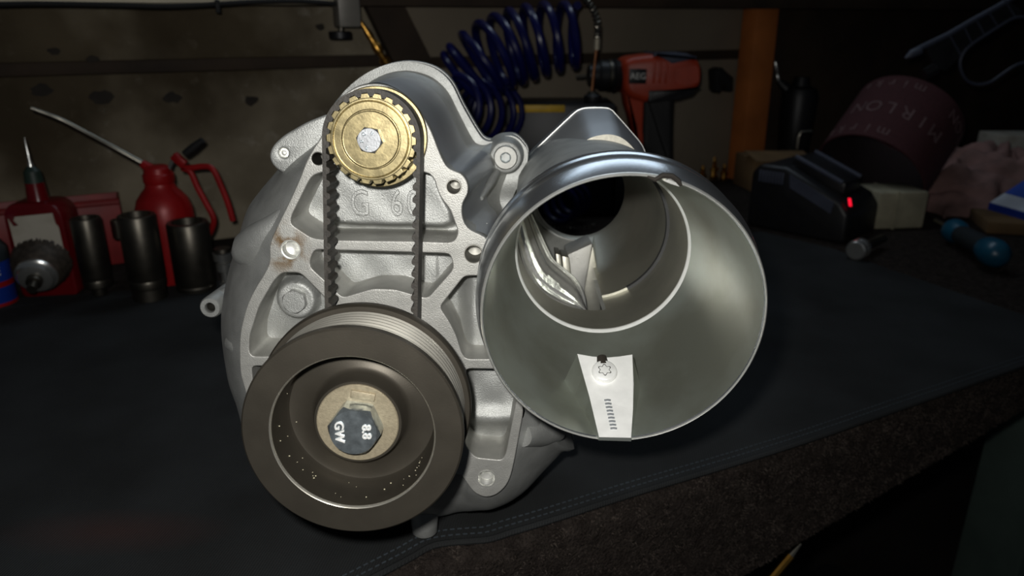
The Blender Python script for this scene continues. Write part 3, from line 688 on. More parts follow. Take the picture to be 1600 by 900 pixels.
# carpet pile on the visible edge strip and on the open carpet to the right
V = []; Fc = []
def blade(p, n_):
    h = random.uniform(.0012, .0032); d_ = (n_ + Vector((random.gauss(0, .55), random.gauss(0, .55), random.gauss(0, .45)))).normalized(); s_ = d_.cross(Vector((random.random() - .5, random.random() - .5, random.random() - .5))).normalized() * random.uniform(.00025, .0005)
    k = len(V); V.extend([p - s_, p + s_, p + d_ * h]); Fc.append((k, k + 1, k + 2))
for i in range(60000):
    x = random.uniform(-.42, .75); q = random.random()
    if q < 0.72: z = random.uniform(bot(x), -.012); p = P0 + E1 * x + UP * z; n_ = -E2
    else:
        a = random.uniform(0, math.pi / 2) ; p = P0 + E1 * x + E2 * (.012 - .012 * math.cos(a)) + UP * (-.012 + .012 * math.sin(a)); n_ = -E2 * math.cos(a) + UP * math.sin(a)
    blade(p, n_)
for i in range(16000):
    p = P0 + E1 * random.uniform(.42, 1.05) + E2 * random.uniform(.06, .42); blade(p, UP)
mk('carpet_pile', (V, Fc), 'pile', be, flat=True, props={'kind': 'stuff'})
for x, dd in ((0.66, .10), (-0.95, .10), (0.66, bd - .08)):
    c = P0 + E1 * x + E2 * dd
    mk('bench_leg', box(c + UP * (-.433), E1, E2, UP, .075, .075, .734, .004), 'leg_paint', be)
mk('stretcher', box(P0 + E1 * .1 + E2 * .16 + UP * -.55, E1, E2, UP, 2.0, .04, .09, .003), 'dark_wood', be)
fl_o = mk('floor', box((0.3, 0.6, -.81), E1, E2, UP, 5.0, 4.0, .02), 'floor_concrete', None, flat=True); fl_o['kind'] = 'structure'
# ---------------- wall
def wallp(u, v, off=0.0):        # where a sight line meets the wall plane (off = distance in front of it)
    dvec = ray(u, v, PITCH); n_ = -E2; p0 = wall0 + n_ * off; o_ = Vector((0, 0, H)); t = (p0 - o_).dot(n_) / dvec.dot(n_); return o_ + dvec * t
def wall_mat():
    m = mat('wall_board', C(122,112,94), 0.0, 0.9, 0.2, 7, 0.5, 90, 0.002, col2=C(170,160,138), spec=0.2); nt = m.node_tree; N = nt.nodes; L = nt.links; bs = N['Principled BSDF']
    tc = N.new('ShaderNodeTexCoord'); n1 = N.new('ShaderNodeTexNoise'); n1.inputs['Scale'].default_value = 34; n1.inputs['Detail'].default_value = 9; n1.inputs['Roughness'].default_value = .7; L.new(tc.outputs['Object'], n1.inputs['Vector'])
    r1 = N.new('ShaderNodeValToRGB'); r1.color_ramp.elements[0].position = .56; r1.color_ramp.elements[1].position = .72; r1.color_ramp.elements[0].color = (0, 0, 0, 1); r1.color_ramp.elements[1].color = (.55, .55, .55, 1); L.new(n1.outputs['Fac'], r1.inputs['Fac'])
    old = bs.inputs['Base Color'].links[0].from_socket; mx = N.new('ShaderNodeMix'); mx.data_type = 'RGBA'; L.new(r1.outputs['Color'], mx.inputs['Factor']); L.new(old, mx.inputs['A']); mx.inputs['B'].default_value = C(196,190,176)
    n3 = N.new('ShaderNodeTexNoise'); n3.inputs['Scale'].default_value = 4.5; n3.inputs['Detail'].default_value = 4; L.new(tc.outputs['Object'], n3.inputs['Vector'])
    r3 = N.new('ShaderNodeValToRGB'); r3.color_ramp.elements[0].position = .4; r3.color_ramp.elements[1].position = .62; r3.color_ramp.elements[0].color = (.30, .27, .23, 1); r3.color_ramp.elements[1].color = (1, 1, 1, 1); L.new(n3.outputs['Fac'], r3.inputs['Fac'])
    mu = N.new('ShaderNodeMix'); mu.data_type = 'RGBA'; mu.blend_type = 'MULTIPLY'; mu.inputs['Factor'].default_value = 1; L.new(mx.outputs['Result'], mu.inputs['A']); L.new(r3.outputs['Color'], mu.inputs['B']); L.new(mu.outputs['Result'], bs.inputs['Base Color'])
wall_mat()
mat('wall_panel', C(128,118,102), 0.0, 0.85, 0.12, 6, 0.2, 60, 0.002, spec=0.2)
wc = wall0 + E1 * 0.6 + E2 * 0.03
wb = mk('wall_back', box(wc + UP * 0.4, E1, E2, UP, 4.0, .06, 2.4), 'dark_wood', None, flat=True); wb['kind'] = 'structure'
zr0 = wallp(0, 120).z; zr1 = wallp(0, 98).z
xa = -0.6; xb = (wallp(605, 60) - wall0).dot(E1); xc = (wallp(1200, 60) - wall0).dot(E1)
def wpanel(name, x0, x1, z0, z1, th, m): return mk(name, box(wall0 + E1 * ((x0 + x1) / 2) - E2 * (th / 2) + UP * ((z0 + z1) / 2), E1, E2, UP, x1 - x0, th, z1 - z0, .0015), m, wb)
wpanel('board', xa, xb, -.06, zr0, .012, 'wall_board'); wpanel('board', xa, xb, zr1, .62, .012, 'wall_board')
wpanel('rail', xa, xc, zr0, zr1, .006, 'dark_wood')
wpanel('board', xb + .003, xc, -.06, zr0 - .005, .010, 'wall_panel'); wpanel('board', xb + .003, xc, zr1 - .005, .62, .010, 'wall_panel')
# knots and dents on the boards at left
for u, v, r_ in ((65,142,.012),(158,152,.013),(270,153,.011),(392,157,.010),(85,80,.007),(145,92,.007),(340,8,.007),(500,42,.007),(545,150,.008)):
    p = wallp(u, v, .0122); mk('knot', prism([p + E1 * (r_ * random.uniform(.7, 1.15) * math.cos(k_ * .524)) + UP * (r_ * random.uniform(.45, .75) * math.sin(k_ * .524)) for k_ in range(12)], -E2 * .0006), 'grime', wb)
# shelf edge running above
zs_ = wallp(900, 12, .05).z
sh = mk('wall_shelf', box(wall0 + E1 * .75 - E2 * .035 + UP * (zs_ + .015), E1, E2, UP, 3.2, .09, .030, .002), 'dark_wood', None); tag(sh, 'dark wooden shelf board running along the wall at the top', 'shelf')
pa = wallp(-60, 0, .095); pb = wallp(520, 2, .095)
pp = mk('pale_pipe', tube([pa, (pa + pb) / 2 + UP * -.0005, pb], .0040, 10), 'pale_pipe'); tag(pp, 'pale pipe along the shelf edge at the top left', 'pipe')
pth = [wallp(u, v, .108) for u, v in ((-40,8),(60,6),(180,8),(260,10),(330,7),(400,3),(470,2),(525,6))]
cbl = thing('black_cable', 'thin black cable hanging below the pale pipe', 'cable', wallp(200, 12, .105))
mk('cable_run', tube(spline(pth, 6), .0026, 8), 'black_rubber', cbl)
mk('cable_tie', box(wallp(340, 10, .108), E1, E2, UP, .005, .006, .014, .001), 'black_rubber', cbl)
# diagonal dark brace
br = mk('wall_brace', prism([wallp(542, -40, .012), wallp(600, -40, .012), wallp(668, 95, .012), wallp(608, 95, .012)], -E2 * .02), 'dark_wood'); tag(br, 'dark diagonal wooden brace on the wall behind the brass nozzle', 'brace')
# orange timber post
pb_ = [wallp(1136, 262, .012), wallp(1170, 262, .012)]
for q_ in pb_: q_.z = .001
po = mk('timber_post', prism([wallp(1166, -40, .012), wallp(1200, -40, .012), pb_[1], pb_[0]], -E2 * .035, .002), 'orange_wood'); tag(po, 'orange-brown timber post against the wall right of the drill', 'post')
mat('dark_wall', C(44,40,36), 0.0, 0.9, 0.2, 8, 0.2, 60, 0.002, spec=0.2)
wr = mk('wall_right', box(wall0 + E1 * 2.45 - E2 * 1.2 + UP * 0.4, E1, E2, UP, .06, 2.6, 2.4), 'dark_wall', None, flat=True); wr['kind'] = 'structure'
# ================================================================== THINGS BEHIND, LEFT
def up_lathe(prof, p, seg=40): return weld(lathe([(z, r) for z, r in prof], p, (0, 0, 1), seg))
def on(u, v): return Wz(u, v, 0.0)
def mpp(p): return ((p - Vector((0, 0, H))).dot(ray(800, 450, PITCH))) / F     # metres per pixel there
# red tray against the wall
tr = wallp(205, 425, .02); 
p1 = wallp(207, 420, .035); x1 = (p1 - wall0).dot(E1); zt = wallp(150, 314, .06).z
TW = .56; trc = wall0 + E1 * (x1 - TW / 2) - E2 * .045
tray = thing('red_tray', 'red sheet metal tray standing behind the bottle and sockets', 'tray', (trc.x, trc.y, 0))
mk('front_panel', box(trc - E2 * .028 + UP * (zt / 2), E1, E2, UP, TW, .003, zt, .001), 'red_tray', tray)
mk('back_panel', box(trc + E2 * .028 + UP * (zt / 2), E1, E2, UP, TW, .003, zt, .001), 'red_tray', tray)
for s in (-1, 1): mk('end_panel', box(trc + E1 * s * (TW / 2 - .0015) + UP * (zt / 2), E1, E2, UP, .003, .053, zt, .001), 'red_tray', tray)
mk('base_panel', box(trc + UP * .002, E1, E2, UP, TW - .008, .052, .003), 'red_tray', tray)
mk('rolled_lip', tube([trc - E2 * .029 - E1 * TW / 2 + UP * zt, trc - E2 * .029 + E1 * TW / 2 + UP * zt], .004, 10), 'red_tray', tray)
# red bottle with a white label
Yb = .74; bb = W(72, 440, Yb); bb.z = 0; k = mpp(W(72, 400, Yb))
hw = 43 * k; dp = .018; zb = W(72, 318, Yb).z
fx = Vector((math.cos(R(6)), math.sin(R(6)), 0)); fy = Vector((-fx.y, fx.x, 0)); bb = bb + fx * .001 + fy * dp
rb_ = thing('red_bottle', 'flat red bottle with blank white label and needle tip', 'bottle', bb)
body = round_poly([bb - fx * hw, bb + fx * hw, bb + fx * hw + UP * (zb * .9), bb + fx * hw * .72 + UP * zb, bb - fx * hw * .72 + UP * zb, bb - fx * hw + UP * (zb * .9)], .008, 4)
mk('bottle_body', prism([p - fy * dp for p in body], fy * dp * 2, .003), 'red_glass', rb_)
z0 = W(72, 432, Yb).z; z1 = W(72, 338, Yb).z; lw = hw * .82
lab = [bb + fx * a + UP * z for a, z in ((-lw, z1 - .002), (-lw * .85, z1 - .010), (-lw * .62, z1 - .009), (-lw * .78, z1 - .004), (-lw * .7, z1), (lw * .86, z1 + .003), (lw * .9, z1 - .008), (lw, z1 - .012), (lw * 1.02, z0 + .006), (lw * .7, z0), (-lw * .95, z0 + .004), (-lw * .98, z1 - .025))]
mk('paper_label', prism([p - fy * (dp + .0012) for p in lab], fy * .0012), 'label_paper', rb_)
nk = bb + UP * zb; 
mk('bottle_neck', up_lathe([(-.002, .011), (.003, .010), (.018, .0088), (.019, .006)], nk), 'red_glass', rb_)
zc = W(62, 291, Yb).z - zb
cap = mk('nozzle_cap', up_lathe([(zc, 0), (zc, .0088), (zc + .012, .0078), (zc + .014, .006), (zc + .0165, .004), (zc + .0165, 0)], nk), 'green_cap', rb_)
mk('needle_tip', up_lathe([(zc + .015, .0030), (zc + .020, .0026), (zc + .022, .0018), (zc + .046, .0004), (zc + .046, 0)], nk), 'chrome', cap)
# wire cup brush lying in front of the bottle
Yw = .695; wcn = W(58, 428, Yw); wax = Vector((.25, -.85, -.28)).normalized(); rw = 42 * mpp(wcn); wcn.z = max(wcn.z, rw * .93)
wbz = thing('wire_cup_brush', 'round steel wire cup brush lying in front of the red bottle', 'wire brush', (wcn.x, wcn.y, 0))
ba, bx_, by_ = basis(wax); V = []; Fc = []
for i in range(900):
    t = random.uniform(0, 2 * math.pi); rr = rw * random.uniform(.55, .80); p = wcn + (bx_ * math.cos(t) + by_ * math.sin(t)) * rr - ba * .002
    q = wcn + (bx_ * math.cos(t + .06) + by_ * math.sin(t + .06)) * rw * random.uniform(.88, 1.04) - ba * random.uniform(.016, .024); s_ = (q - p).cross(ba).normalized() * .0009
    n = len(V); V += [p - s_, p + s_, q + s_ * .6, q - s_ * .6]; Fc.append((n, n + 1, n + 2, n + 3))
mk('bristles', (V, Fc), 'bristle', wbz, flat=True, props={'kind': 'stuff'})
mk('bristle_core', lathe([(-.020, 0), (-.020, rw * .95), (-.012, rw * .96), (0, rw * .80), (.002, rw * .72), (.002, 0)], wcn, wax, 40), 'bristle', wbz)
mk('steel_cup', lathe([(-.002, rw * .74), (.004, rw * .70), (.0055, rw * .62), (.009, rw * .56), (.0105, rw * .40), (.0105, 0)], wcn, wax, 40), 'chrome', wbz)
mk('shank', lathe([(.010, .0075), (.016, .0070), (.0165, .0045), (.026, .0045), (.026, 0)], wcn, wax, 20), 'dark_steel', wbz)
# blue bottle cut by the left edge
Yl = .72; lb = W(-12, 462, Yl); lb.z = 0; zl = W(-12, 340, Yl).z; kl = mpp(W(-12, 400, Yl)); rl = 34 * kl
lo_ = thing('blue_bottle', 'blue and white glue bottle at the left edge of the picture', 'bottle', lb)
mk('bottle_body', up_lathe([(0, 0), (0, rl * .92), (.003, rl), (zl * .62, rl), (zl * .70, rl * .75), (zl * .70, 0)], lb), 'blue_label', lo_)
mk('dark_band', up_lathe([(zl * .52, rl * 1.005), (zl * .52, rl * 1.02), (zl * .66, rl * 1.02), (zl * .74, rl * .80), (zl * .74, 0)], lb), 'teal_dark', lo_)
mk('cap', up_lathe([(zl * .70, rl * .70), (zl * .90, rl * .64), (zl * .94, rl * .55), (zl * .94, 0)], lb), 'white_plastic', lo_)
mk('cap_tip', up_lathe([(zl * .93, rl * .5), (zl * 1.0, rl * .40), (zl * 1.04, rl * .18), (zl * 1.04, 0)], lb), 'blue_label', lo_)
for za, zc_ in ((.24, .30), (.02, .06)): mk('red_stripe', up_lathe([(zl * za, rl * 1.003), (zl * za, rl * 1.012), (zl * zc_, rl * 1.012), (zl * zc_, rl * 1.003)], lb), 'red_paint', lo_)
# letters set round the bottle
for i, ch in enumerate('LOCTITE'):
    a = R(-30 + i * 15); n_ = Vector((math.sin(a), -math.cos(a), 0)); t_ = Vector((math.cos(a), math.sin(a), 0))
    mk('letter', text(ch, zl * .13, .0003, frame(lb + n_ * (rl * 1.012) + UP * (zl * .42), t_, UP)), 'white_plastic', lo_, flat=True)
gp0 = Wz(-6, 463, .005); gp1 = Wz(14, 459, .005)
gt = thing('blue_glue_tube', 'tiny blue tube with white tip lying at the left edge', 'tube', (gp0.x, gp0.y, 0))
mk('tube_body', tube([gp0 + (gp0 - gp1) * .8, gp0, gp1], [.0048, .0048, .0044], 14), 'blue_plastic', gt)
mk('tube_tip', tube([gp1, gp1 + (gp1 - gp0) * .25, gp1 + (gp1 - gp0) * .45], [.0030, .0022, .0010], 12), 'white_plastic', gt)
# sockets standing in a row
def socket(u, vb, vt, hwid, Y, label, m='dark_steel', base=None, z_base=None):
    p = W(u, vb, Y); p.z = 0 if z_base is None else z_base; kk = mpp(W(u, (vb + vt) / 2, Y)); r_ = hwid * kk; zt_ = W(u, vt, Y).z - p.z
    s = thing('socket', label, 'socket', p, 'sockets standing on the bench')
    zz = 0 if base is None else base[1] * kk
    prof = [(zz, 0), (zz, r_ * .90), (zz + .001, r_ * .97), (zz + zt_ * .08, r_), (zz + zt_ * .10, r_ * .96), (zz + zt_ * .12, r_), (zt_ - .002, r_), (zt_, r_ * .94), (zt_, r_ * .74), (zt_ - .008, r_ * .70), (zt_ - .008, 0)]
    mk('socket_barrel', up_lathe(prof, p), m, s)
    if base: mk('socket_drive', up_lathe([(0, 0), (0, base[0] * kk * .95), (.001, base[0] * kk), (zz, base[0] * kk), (zz, 0)], p), m, s)
    hx_ = [(zt_ - .0004) for _ in range(6)]
    return s
socket(151, 432, 340, 22, .745, 'tall dark steel socket on a narrow drive just right of the red bottle', base=(11, 17))
socket(190, 372, 343, 12, .80, 'smallest socket, standing in the red tray', 'steel', z_base=W(190, 372, .80).z)
socket(232, 445, 335, 28, .735, 'largest tall socket with a bright vertical glint, below the oil can neck', base=(26, 22))
socket(262, 425, 332, 20, .79, 'blackened tall socket half hidden behind the largest one', 'black_plastic')
socket(305, 430, 346, 31, .765, 'wide short socket nearest the supercharger')
# chrome adapter beside the housing
pa_ = W(352, 425, .765); pa_.z = 0; kk = mpp(W(352, 380, .765))
ad_ = thing('socket_adapter', 'small chrome socket adapter half hidden by the supercharger', 'adapter', pa_)
mk('adapter_body', up_lathe([(0, 0), (0, .007), (.008, .0078), (.010, .005), (.020, .005), (.022, .0085), (.030, .0085), (.032, .006), (.034, .010), (.042, .0105), (.043, 0)], pa_), 'chrome', ad_)
mk('adapter_knob', up_lathe([(.043, .009), (.047, .0085), (.047, 0)], pa_), 'dark_steel', ad_)
# oil can
Yo = .80; ob = W(268, 400, Yo); ob.z = 0; ko = mpp(W(268, 320, Yo)); zz = lambda v: W(268, v, Yo).z
oc = thing('oil_can', 'red pump oil can with long thin spout and trigger handle', 'oil can', ob)
rO = 43 * ko
mk('can_body', up_lathe([(0, 0), (0, rO * .97), (.003, rO), (zz(345), rO), (zz(325), rO * .97), (zz(310), rO * .86), (zz(300), rO * .68), (zz(292), rO * .52), (zz(286), rO * .49), (zz(283), rO * .53), (zz(272), rO * .53), (zz(270), rO * .48), (zz(262), rO * .46), (zz(258), rO * .30), (zz(258), 0)], ob, 48), 'red_paint', oc)
sp0 = W(240, 268, Yo); sp1 = W(222, 255, Yo)
mk('spout_socket', tube([W(250, 272, Yo), sp0, sp1], [.008, .007, .0045], 14), 'red_paint', oc)
spt = spline([sp1, W(180, 232, .79), W(130, 205, .775), W(95, 187, .765), W(70, 177, .76), W(48, 169, .755)], 6)
mk('spout', tube(spt, [.0034 - .0017 * i / (len(spt) - 1) for i in range(len(spt))], 12), 'steel', oc)
mk('pump_rod', tube(spline([W(264, 264, Yo), W(270, 252, Yo), W(280, 244, Yo)], 5), .0023, 10), 'chrome', oc)
mk('lever_grip', tube([W(289, 241, Yo), W(303, 230, Yo), W(317, 219, Yo)], [.0042, .0046, .0034], 12), 'black_rubber', oc)
mk('lever_bracket', box(W(280, 250, Yo), Vector((.7, 0, .7)), Vector((0, 1, 0)), Vector((-.7, 0, .7)), .010, .008, .016, .002), 'red_paint', oc)
mk('trigger_handle', tube(spline([W(284, 263, Yo), W(300, 262, Yo), W(318, 260, Yo), W(332, 264, Yo), W(345, 290, Yo), W(356, 318, Yo), W(364, 345, Yo)], 5), .0032, 10), 'red_paint', oc)
mk('can_handle', tube(spline([W(284, 263, Yo), W(297, 268, Yo), W(308, 292, Yo), W(322, 318, Yo), W(334, 345, Yo), W(322, 372, Yo), W(300, 382, Yo)], 5), .0032, 10), 'red_paint', oc)
# ================================================================== TOP: lamp foot, nozzle, hose
lp0 = wallp(541, 40, .10); kl = mpp(lp0)
lf = thing('lamp_clamp', 'grey metal clamp with black thumb screw hanging at the top', 'clamp', wallp(541, 60, .10))
mk('clamp_arm', box(wallp(540, 2, .10), E1, E2, UP, 31 * kl * 1.1, .030, 75 * kl, .002), 'grey_enamel', lf)
mk('screw_stem', tube([wallp(533, 36, .10), wallp(532, 52, .10)], .0032, 10), 'dark_steel', lf)
mk('thumb_screw', lathe([(0, 0), (0, .0125), (.0012, .0138), (.008, .0138), (.009, .0125), (.009, 0)], wallp(532, 61, .10), (0, 0, 1), 24), 'black_plastic', lf)
n0 = wallp(555, 20, .07); n1 = wallp(622, 128, .07); nd = (n1 - n0)
bz = thing('brass_nozzle', 'stepped brass air nozzle leaning diagonally at the top', 'nozzle', n1)
L_ = nd.length; kk = mpp(n0)
mk('nozzle_body', weld(lathe([(L_ * .10, 3 * kk), (L_ * .22, 4 * kk), (L_ * .28, 6 * kk), (L_ * .33, 6.5 * kk), (L_ * .34, 5 * kk), (L_ * .44, 6.5 * kk), (L_ * .46, 8 * kk), (L_ * .54, 8 * kk), (L_ * .56, 5 * kk), (L_ * .64, 5 * kk), (L_ * .65, 9 * kk), (L_ * .70, 9 * kk), (L_ * .71, 8 * kk), (L_ * .80, 8 * kk), (L_ * .82, 10 * kk), (L_, 11 * kk), (L_, 0)], n0, nd, 24)), 'brass', bz)
mk('nozzle_tip', tube([n0, n0 + nd * .12], [2.2 * kk, 3.0 * kk], 12), 'chrome', bz)
# blue coiled air hose: ten loops sagging from the wall plus loops hanging below
def hose_at(u, v, Y=1.0): return W(u, v, Y)
def coil(axis_pts, turns, rad, up, n=26):
    A = spline(axis_pts, 20); out = []; N_ = turns * n
    for i in range(N_ + 1):
        f = i / N_ * (len(A) - 1); k_ = min(int(f), len(A) - 2); p = A[k_] * (1 - f + k_) + A[k_ + 1] * (f - k_)
        t = (A[min(k_ + 1, len(A) - 1)] - A[max(k_ - 1, 0)]).normalized(); x = (up - t * up.dot(t)).normalized(); y = t.cross(x); a = 2 * math.pi * i / n
        r_ = rad(i / N_) if callable(rad) else rad
        out.append(p + (x * math.cos(a) + y * math.sin(a)) * r_)
    return out
Yh = 1.02; kh = mpp(W(800, 100, Yh))
c0 = thing('coiled_air_hose', 'dark blue coiled air hose hanging behind the supercharger', 'air hose', W(760, 215, Yh))
main = coil([W(722, 122, Yh), W(755, 96, Yh), W(800, 76, Yh + .01), W(850, 62, Yh + .015), W(905, 56, Yh + .02)], 9, lambda f: (45 + 10 * math.sin(f * math.pi)) * kh, UP)
mk('hose_coil', tube(main, 6.4 * kh, 9), 'blue_hose', c0)
hang = coil([W(705, 165, Yh - .06), W(735, 172, Yh - .02), W(765, 175, Yh + .02), W(780, 178, Yh + .05)], 5, 46 * kh, UP)
mk('hose_coil', tube(hang, 5.2 * kh, 9), 'blue_hose', c0)
lowc = coil([W(872, 321, Yh - .06), W(886, 314, Yh), W(900, 307, Yh + .05)], 3, 28 * kh, UP)
mk('hose_coil', tube(lowc, 5.2 * kh, 9), 'blue_hose', c0)
s0 = [W(u, v, Yh) for u, v in ((845,356),(870,358),(900,358),(930,352))]
spring = coil(s0, 14, 3.6 * kh, UP, 10); mk('spring_sleeve', tube(spring, 1.1 * kh, 6), 'steel', c0)
s1 = [W(u, v, Yh + .03) for u, v in ((902,-14),(915,0),(926,14),(932,32),(934,48),(933,60))]
mk('spring_sleeve', tube(coil(s1, 13, 4.6 * kh, E1, 10), 1.5 * kh, 6), 'steel', c0)
mk('hose_end', tube(spline(s1, 5), 3.6 * kh, 8), 'black_rubber', c0)
fit = mk('hose_collar', tube([W(933, 60, Yh + .03), W(932, 78, Yh + .03)], 5.4 * kh, 14), 'pale_pipe', c0)
mk('copper_stem', tube([W(932, 76, Yh + .03), W(928, 112, Yh + .03), W(925, 142, Yh + .03)], [2.6 * kh, 2.4 * kh, 2.8 * kh], 10), 'copper', c0)
# black valve under the stem, standing on the black and yellow case
Yc = Yh + .06
cs = thing('tool_case', 'black tool case with a yellow stripe behind the supercharger', 'case', W(870, 330, Yc))
czt = W(870, 163, Yc).z; cx0 = W(790, 200, Yc); cx1 = W(962, 200, Yc)
OFF[cs].z = 0; cs.location.z = 0
mk('case_body', box(((cx0 + cx1) / 2).xy.to_3d() + Vector((0, .05, czt / 2)), (1, 0, 0), (0, 1, 0), UP, cx1.x - cx0.x, .10, czt, .004), 'black_plastic', cs)
mk('yellow_stripe', box(Vector((W(842, 160, Yc - .002).x, Yc - .001, czt - .006)), (1, 0, 0), (0, 1, 0), UP, 88 * kh, .003, .010, .001), 'yellow_paint', cs)
vp = Vector((W(928, 160, Yc).x, Yc + .02, czt))
va = thing('black_valve', 'small black valve knob below the copper hose stem', 'valve', vp)
mk('valve_body', up_lathe([(0, 0), (0, 13 * kh), (.004, 15 * kh), (.010, 15 * kh), (.012, 11 * kh), (.014, 7 * kh), (.016, 0)], vp, 28), 'black_plastic', va)
mk('valve_rim', lathe([(0, 8 * kh), (.0015, 9 * kh), (.003, 8 * kh)], vp + Vector((0, 0, .0125)), (0, 0, 1), 28), 'steel', va)
# ---------------- cordless drill
Yd = 1.12; kd = mpp(W(1030, 120, Yd)); D0 = W(1022, 118, Yd)
dr = thing('cordless_drill', 'orange and black cordless drill standing behind the intake', 'drill', (D0.x, D0.y, 0))
ax = Vector((1, .12, -.02)).normalized()
def dpt(u, v): return W(u, v, Yd)
dside = Vector((-ax.y, ax.x, 0))
side = round_poly([dpt(966, 96), dpt(978, 88), dpt(1010, 84), dpt(1062, 84), dpt(1082, 90), dpt(1088, 108), dpt(1086, 132), dpt(1072, 146), dpt(1050, 152), dpt(1000, 158), dpt(976, 150), dpt(968, 138)], .008, 4)
mk('drill_body', prism([p - dside * .028 for p in side], dside * .056, .010, 3), 'drill_orange', dr)
gripp = round_poly([dpt(1000, 148), dpt(1048, 148), dpt(1046, 200), dpt(1046, 262), dpt(1000, 262), dpt(998, 215)], .006, 3)
mk('drill_grip', prism([p - dside * .019 for p in gripp], dside * .038, .007, 3), 'black_rubber', dr)
fr_ = round_poly([dpt(972, 140), dpt(1002, 150), dpt(1000, 200), dpt(1006, 262), dpt(994, 262), dpt(986, 195), dpt(976, 165)], .004, 3)
mk('grip_front', prism([p - dside * .017 for p in fr_], dside * .034, .004, 2), 'drill_orange', dr)
zb_ = dpt(1020, 262).z
mk('battery', box(Vector((dpt(1010, 262).x, D0.y, zb_ / 2)), ax.xy.to_3d().normalized(), dside, UP, .115, .07, zb_, .008), 'black_plastic', dr)
ch = mk('chuck', lathe([(-.002, .020), (.010, .024), (.012, .021), (.030, .0215), (.034, .018), (.046, .0145), (.046, 0)], dpt(968, 118), -ax, 28), 'black_plastic', dr)
mk('chuck_ring', lathe([(.013, .0212), (.014, .0226), (.018, .0226), (.019, .0212)], dpt(968, 118), -ax, 28), 'dark_steel', ch)
mk('bit', tube([dpt(916, 120), dpt(900, 121)], .003, 8), 'dark_steel', ch)
for u in (1013, 1022, 1031): mk('vent_rib', box(dpt(u, 112) - dside * .0285, ax, dside, UP, .0035, .004, .028, .001), 'drill_orange', dr)
mk('rear_panel', prism([p - dside * .0295 for p in round_poly([dpt(1044, 103), dpt(1080, 100), dpt(1082, 126), dpt(1060, 132), dpt(1044, 126)], .005, 3)], dside * .003), 'drill_orange', dr)
mk('top_panel', prism([p - dside * .029 for p in round_poly([dpt(1012, 83), dpt(1064, 82), dpt(1080, 90), dpt(1060, 94), dpt(1040, 99), dpt(1030, 92)], .003, 3)], dside * .058, .003), 'grey_plastic', dr)
mk('lower_panel', prism([p - dside * .029 for p in round_poly([dpt(1004, 138), dpt(1046, 136), dpt(1084, 132), dpt(1072, 146), dpt(1050, 153), dpt(1004, 158)], .003, 3)], dside * .058, .003), 'black_plastic', dr)
badge = mk('badge', box(dpt(988, 117) - dside * .0285, ax, dside, UP, 27 * kd, .003, 22 * kd, .001), 'black_plastic', dr)
mk('badge_text', text('AEG', 13 * kd, .0006, frame(dpt(988, 117) - dside * .0303, ax, UP), 1.0), 'white_plastic', badge, flat=True)
# black hook hanging on the wall
hk = mk('wall_hook', prism(round_poly([wallp(u, v, .012) for u, v in ((1106,108),(1116,104),(1124,112),(1134,120),(1133,142),(1127,143),(1125,132),(1118,134),(1113,146),(1107,140))], .002, 2), -E2 * .02, .001), 'black_rubber'); tag(hk, 'black hook hanging on the pale wall between drill and post', 'hook')
# ================================================================== THINGS BEHIND, RIGHT
def onb(u, v): return Wz(u, v, 0.0)
# black spray bottle
Ys = 1.42; sb = W(1235, 262, Ys); sb.z = 0; ks = mpp(W(1235, 180, Ys)); zS = lambda v: W(1235, v, Ys).z
sp_ = thing('spray_bottle', 'black bottle with a thin silver nozzle right of the post', 'bottle', sb)
mk('bottle_body', up_lathe([(0, 0), (0, 20 * ks), (.004, 22 * ks), (zS(150), 28 * ks), (zS(138), 24 * ks), (zS(134), 14 * ks), (zS(120), 11 * ks), (zS(120), 0)], sb), 'black_plastic', sp_)
q0 = W(1216, 126, Ys); q1 = W(1211, 94, Ys)
mk('silver_nozzle', weld(lathe([(0, 2.6 * ks), ((q1 - q0).length * .25, 3.2 * ks), ((q1 - q0).length * .35, 1.8 * ks), ((q1 - q0).length * .5, 3 * ks), ((q1 - q0).length * .8, 2.6 * ks), ((q1 - q0).length, 1.2 * ks), ((q1 - q0).length, 0)], q0, q1 - q0, 14)), 'chrome', sp_)
mk('nozzle_neck', tube([W(1228, 138, Ys), q0], [9 * ks, 4 * ks], 14), 'black_plastic', sp_)
# brown cardboard box with hex key and blue cap
Yk = 1.26; kk = mpp(W(1210, 260, Yk))
cbp = [W(u, 300, Yk) for u in (1158, 1268)]
cd = thing('cardboard_box', 'low brown cardboard box behind the battery charger', 'box', (W(1213, 290, Yk).x, Yk + .05, 0))
zt2 = W(1213, 246, Yk).z
mk('box_body', box(Vector((W(1213, 290, Yk).x, Yk + .03, zt2 / 2)), Vector((.98, .17, 0)), Vector((-.17, .98, 0)), UP, 100 * kk, .07, zt2, .002), 'cardboard', cd)
mk('box_flap', box(Vector((W(1213, 290, Yk).x, Yk - .002, zt2 + .002)), Vector((.98, .17, -.03)), Vector((-.17, .9, .2)), UP, 100 * kk, .05, .002), 'cardboard', cd)
hp = [Vector((W(1249, 228, Yk + .05).x, Yk + .05, zt2 + .003)), W(1249, 206, Yk + .05), W(1268, 205, Yk + .05)]
hp[0] = Vector((hp[1].x, hp[1].y, zt2 + .006))
hk2 = mk('hex_key', tube([hp[0], hp[0] * .3 + hp[1] * .7, hp[1] + Vector((.003, 0, .0)), hp[1] * .3 + hp[2] * .7, hp[2]], 2.2 * kk, 6), 'steel'); tag(hk2, 'small grey hex key standing upright on the cardboard box', 'hex key')
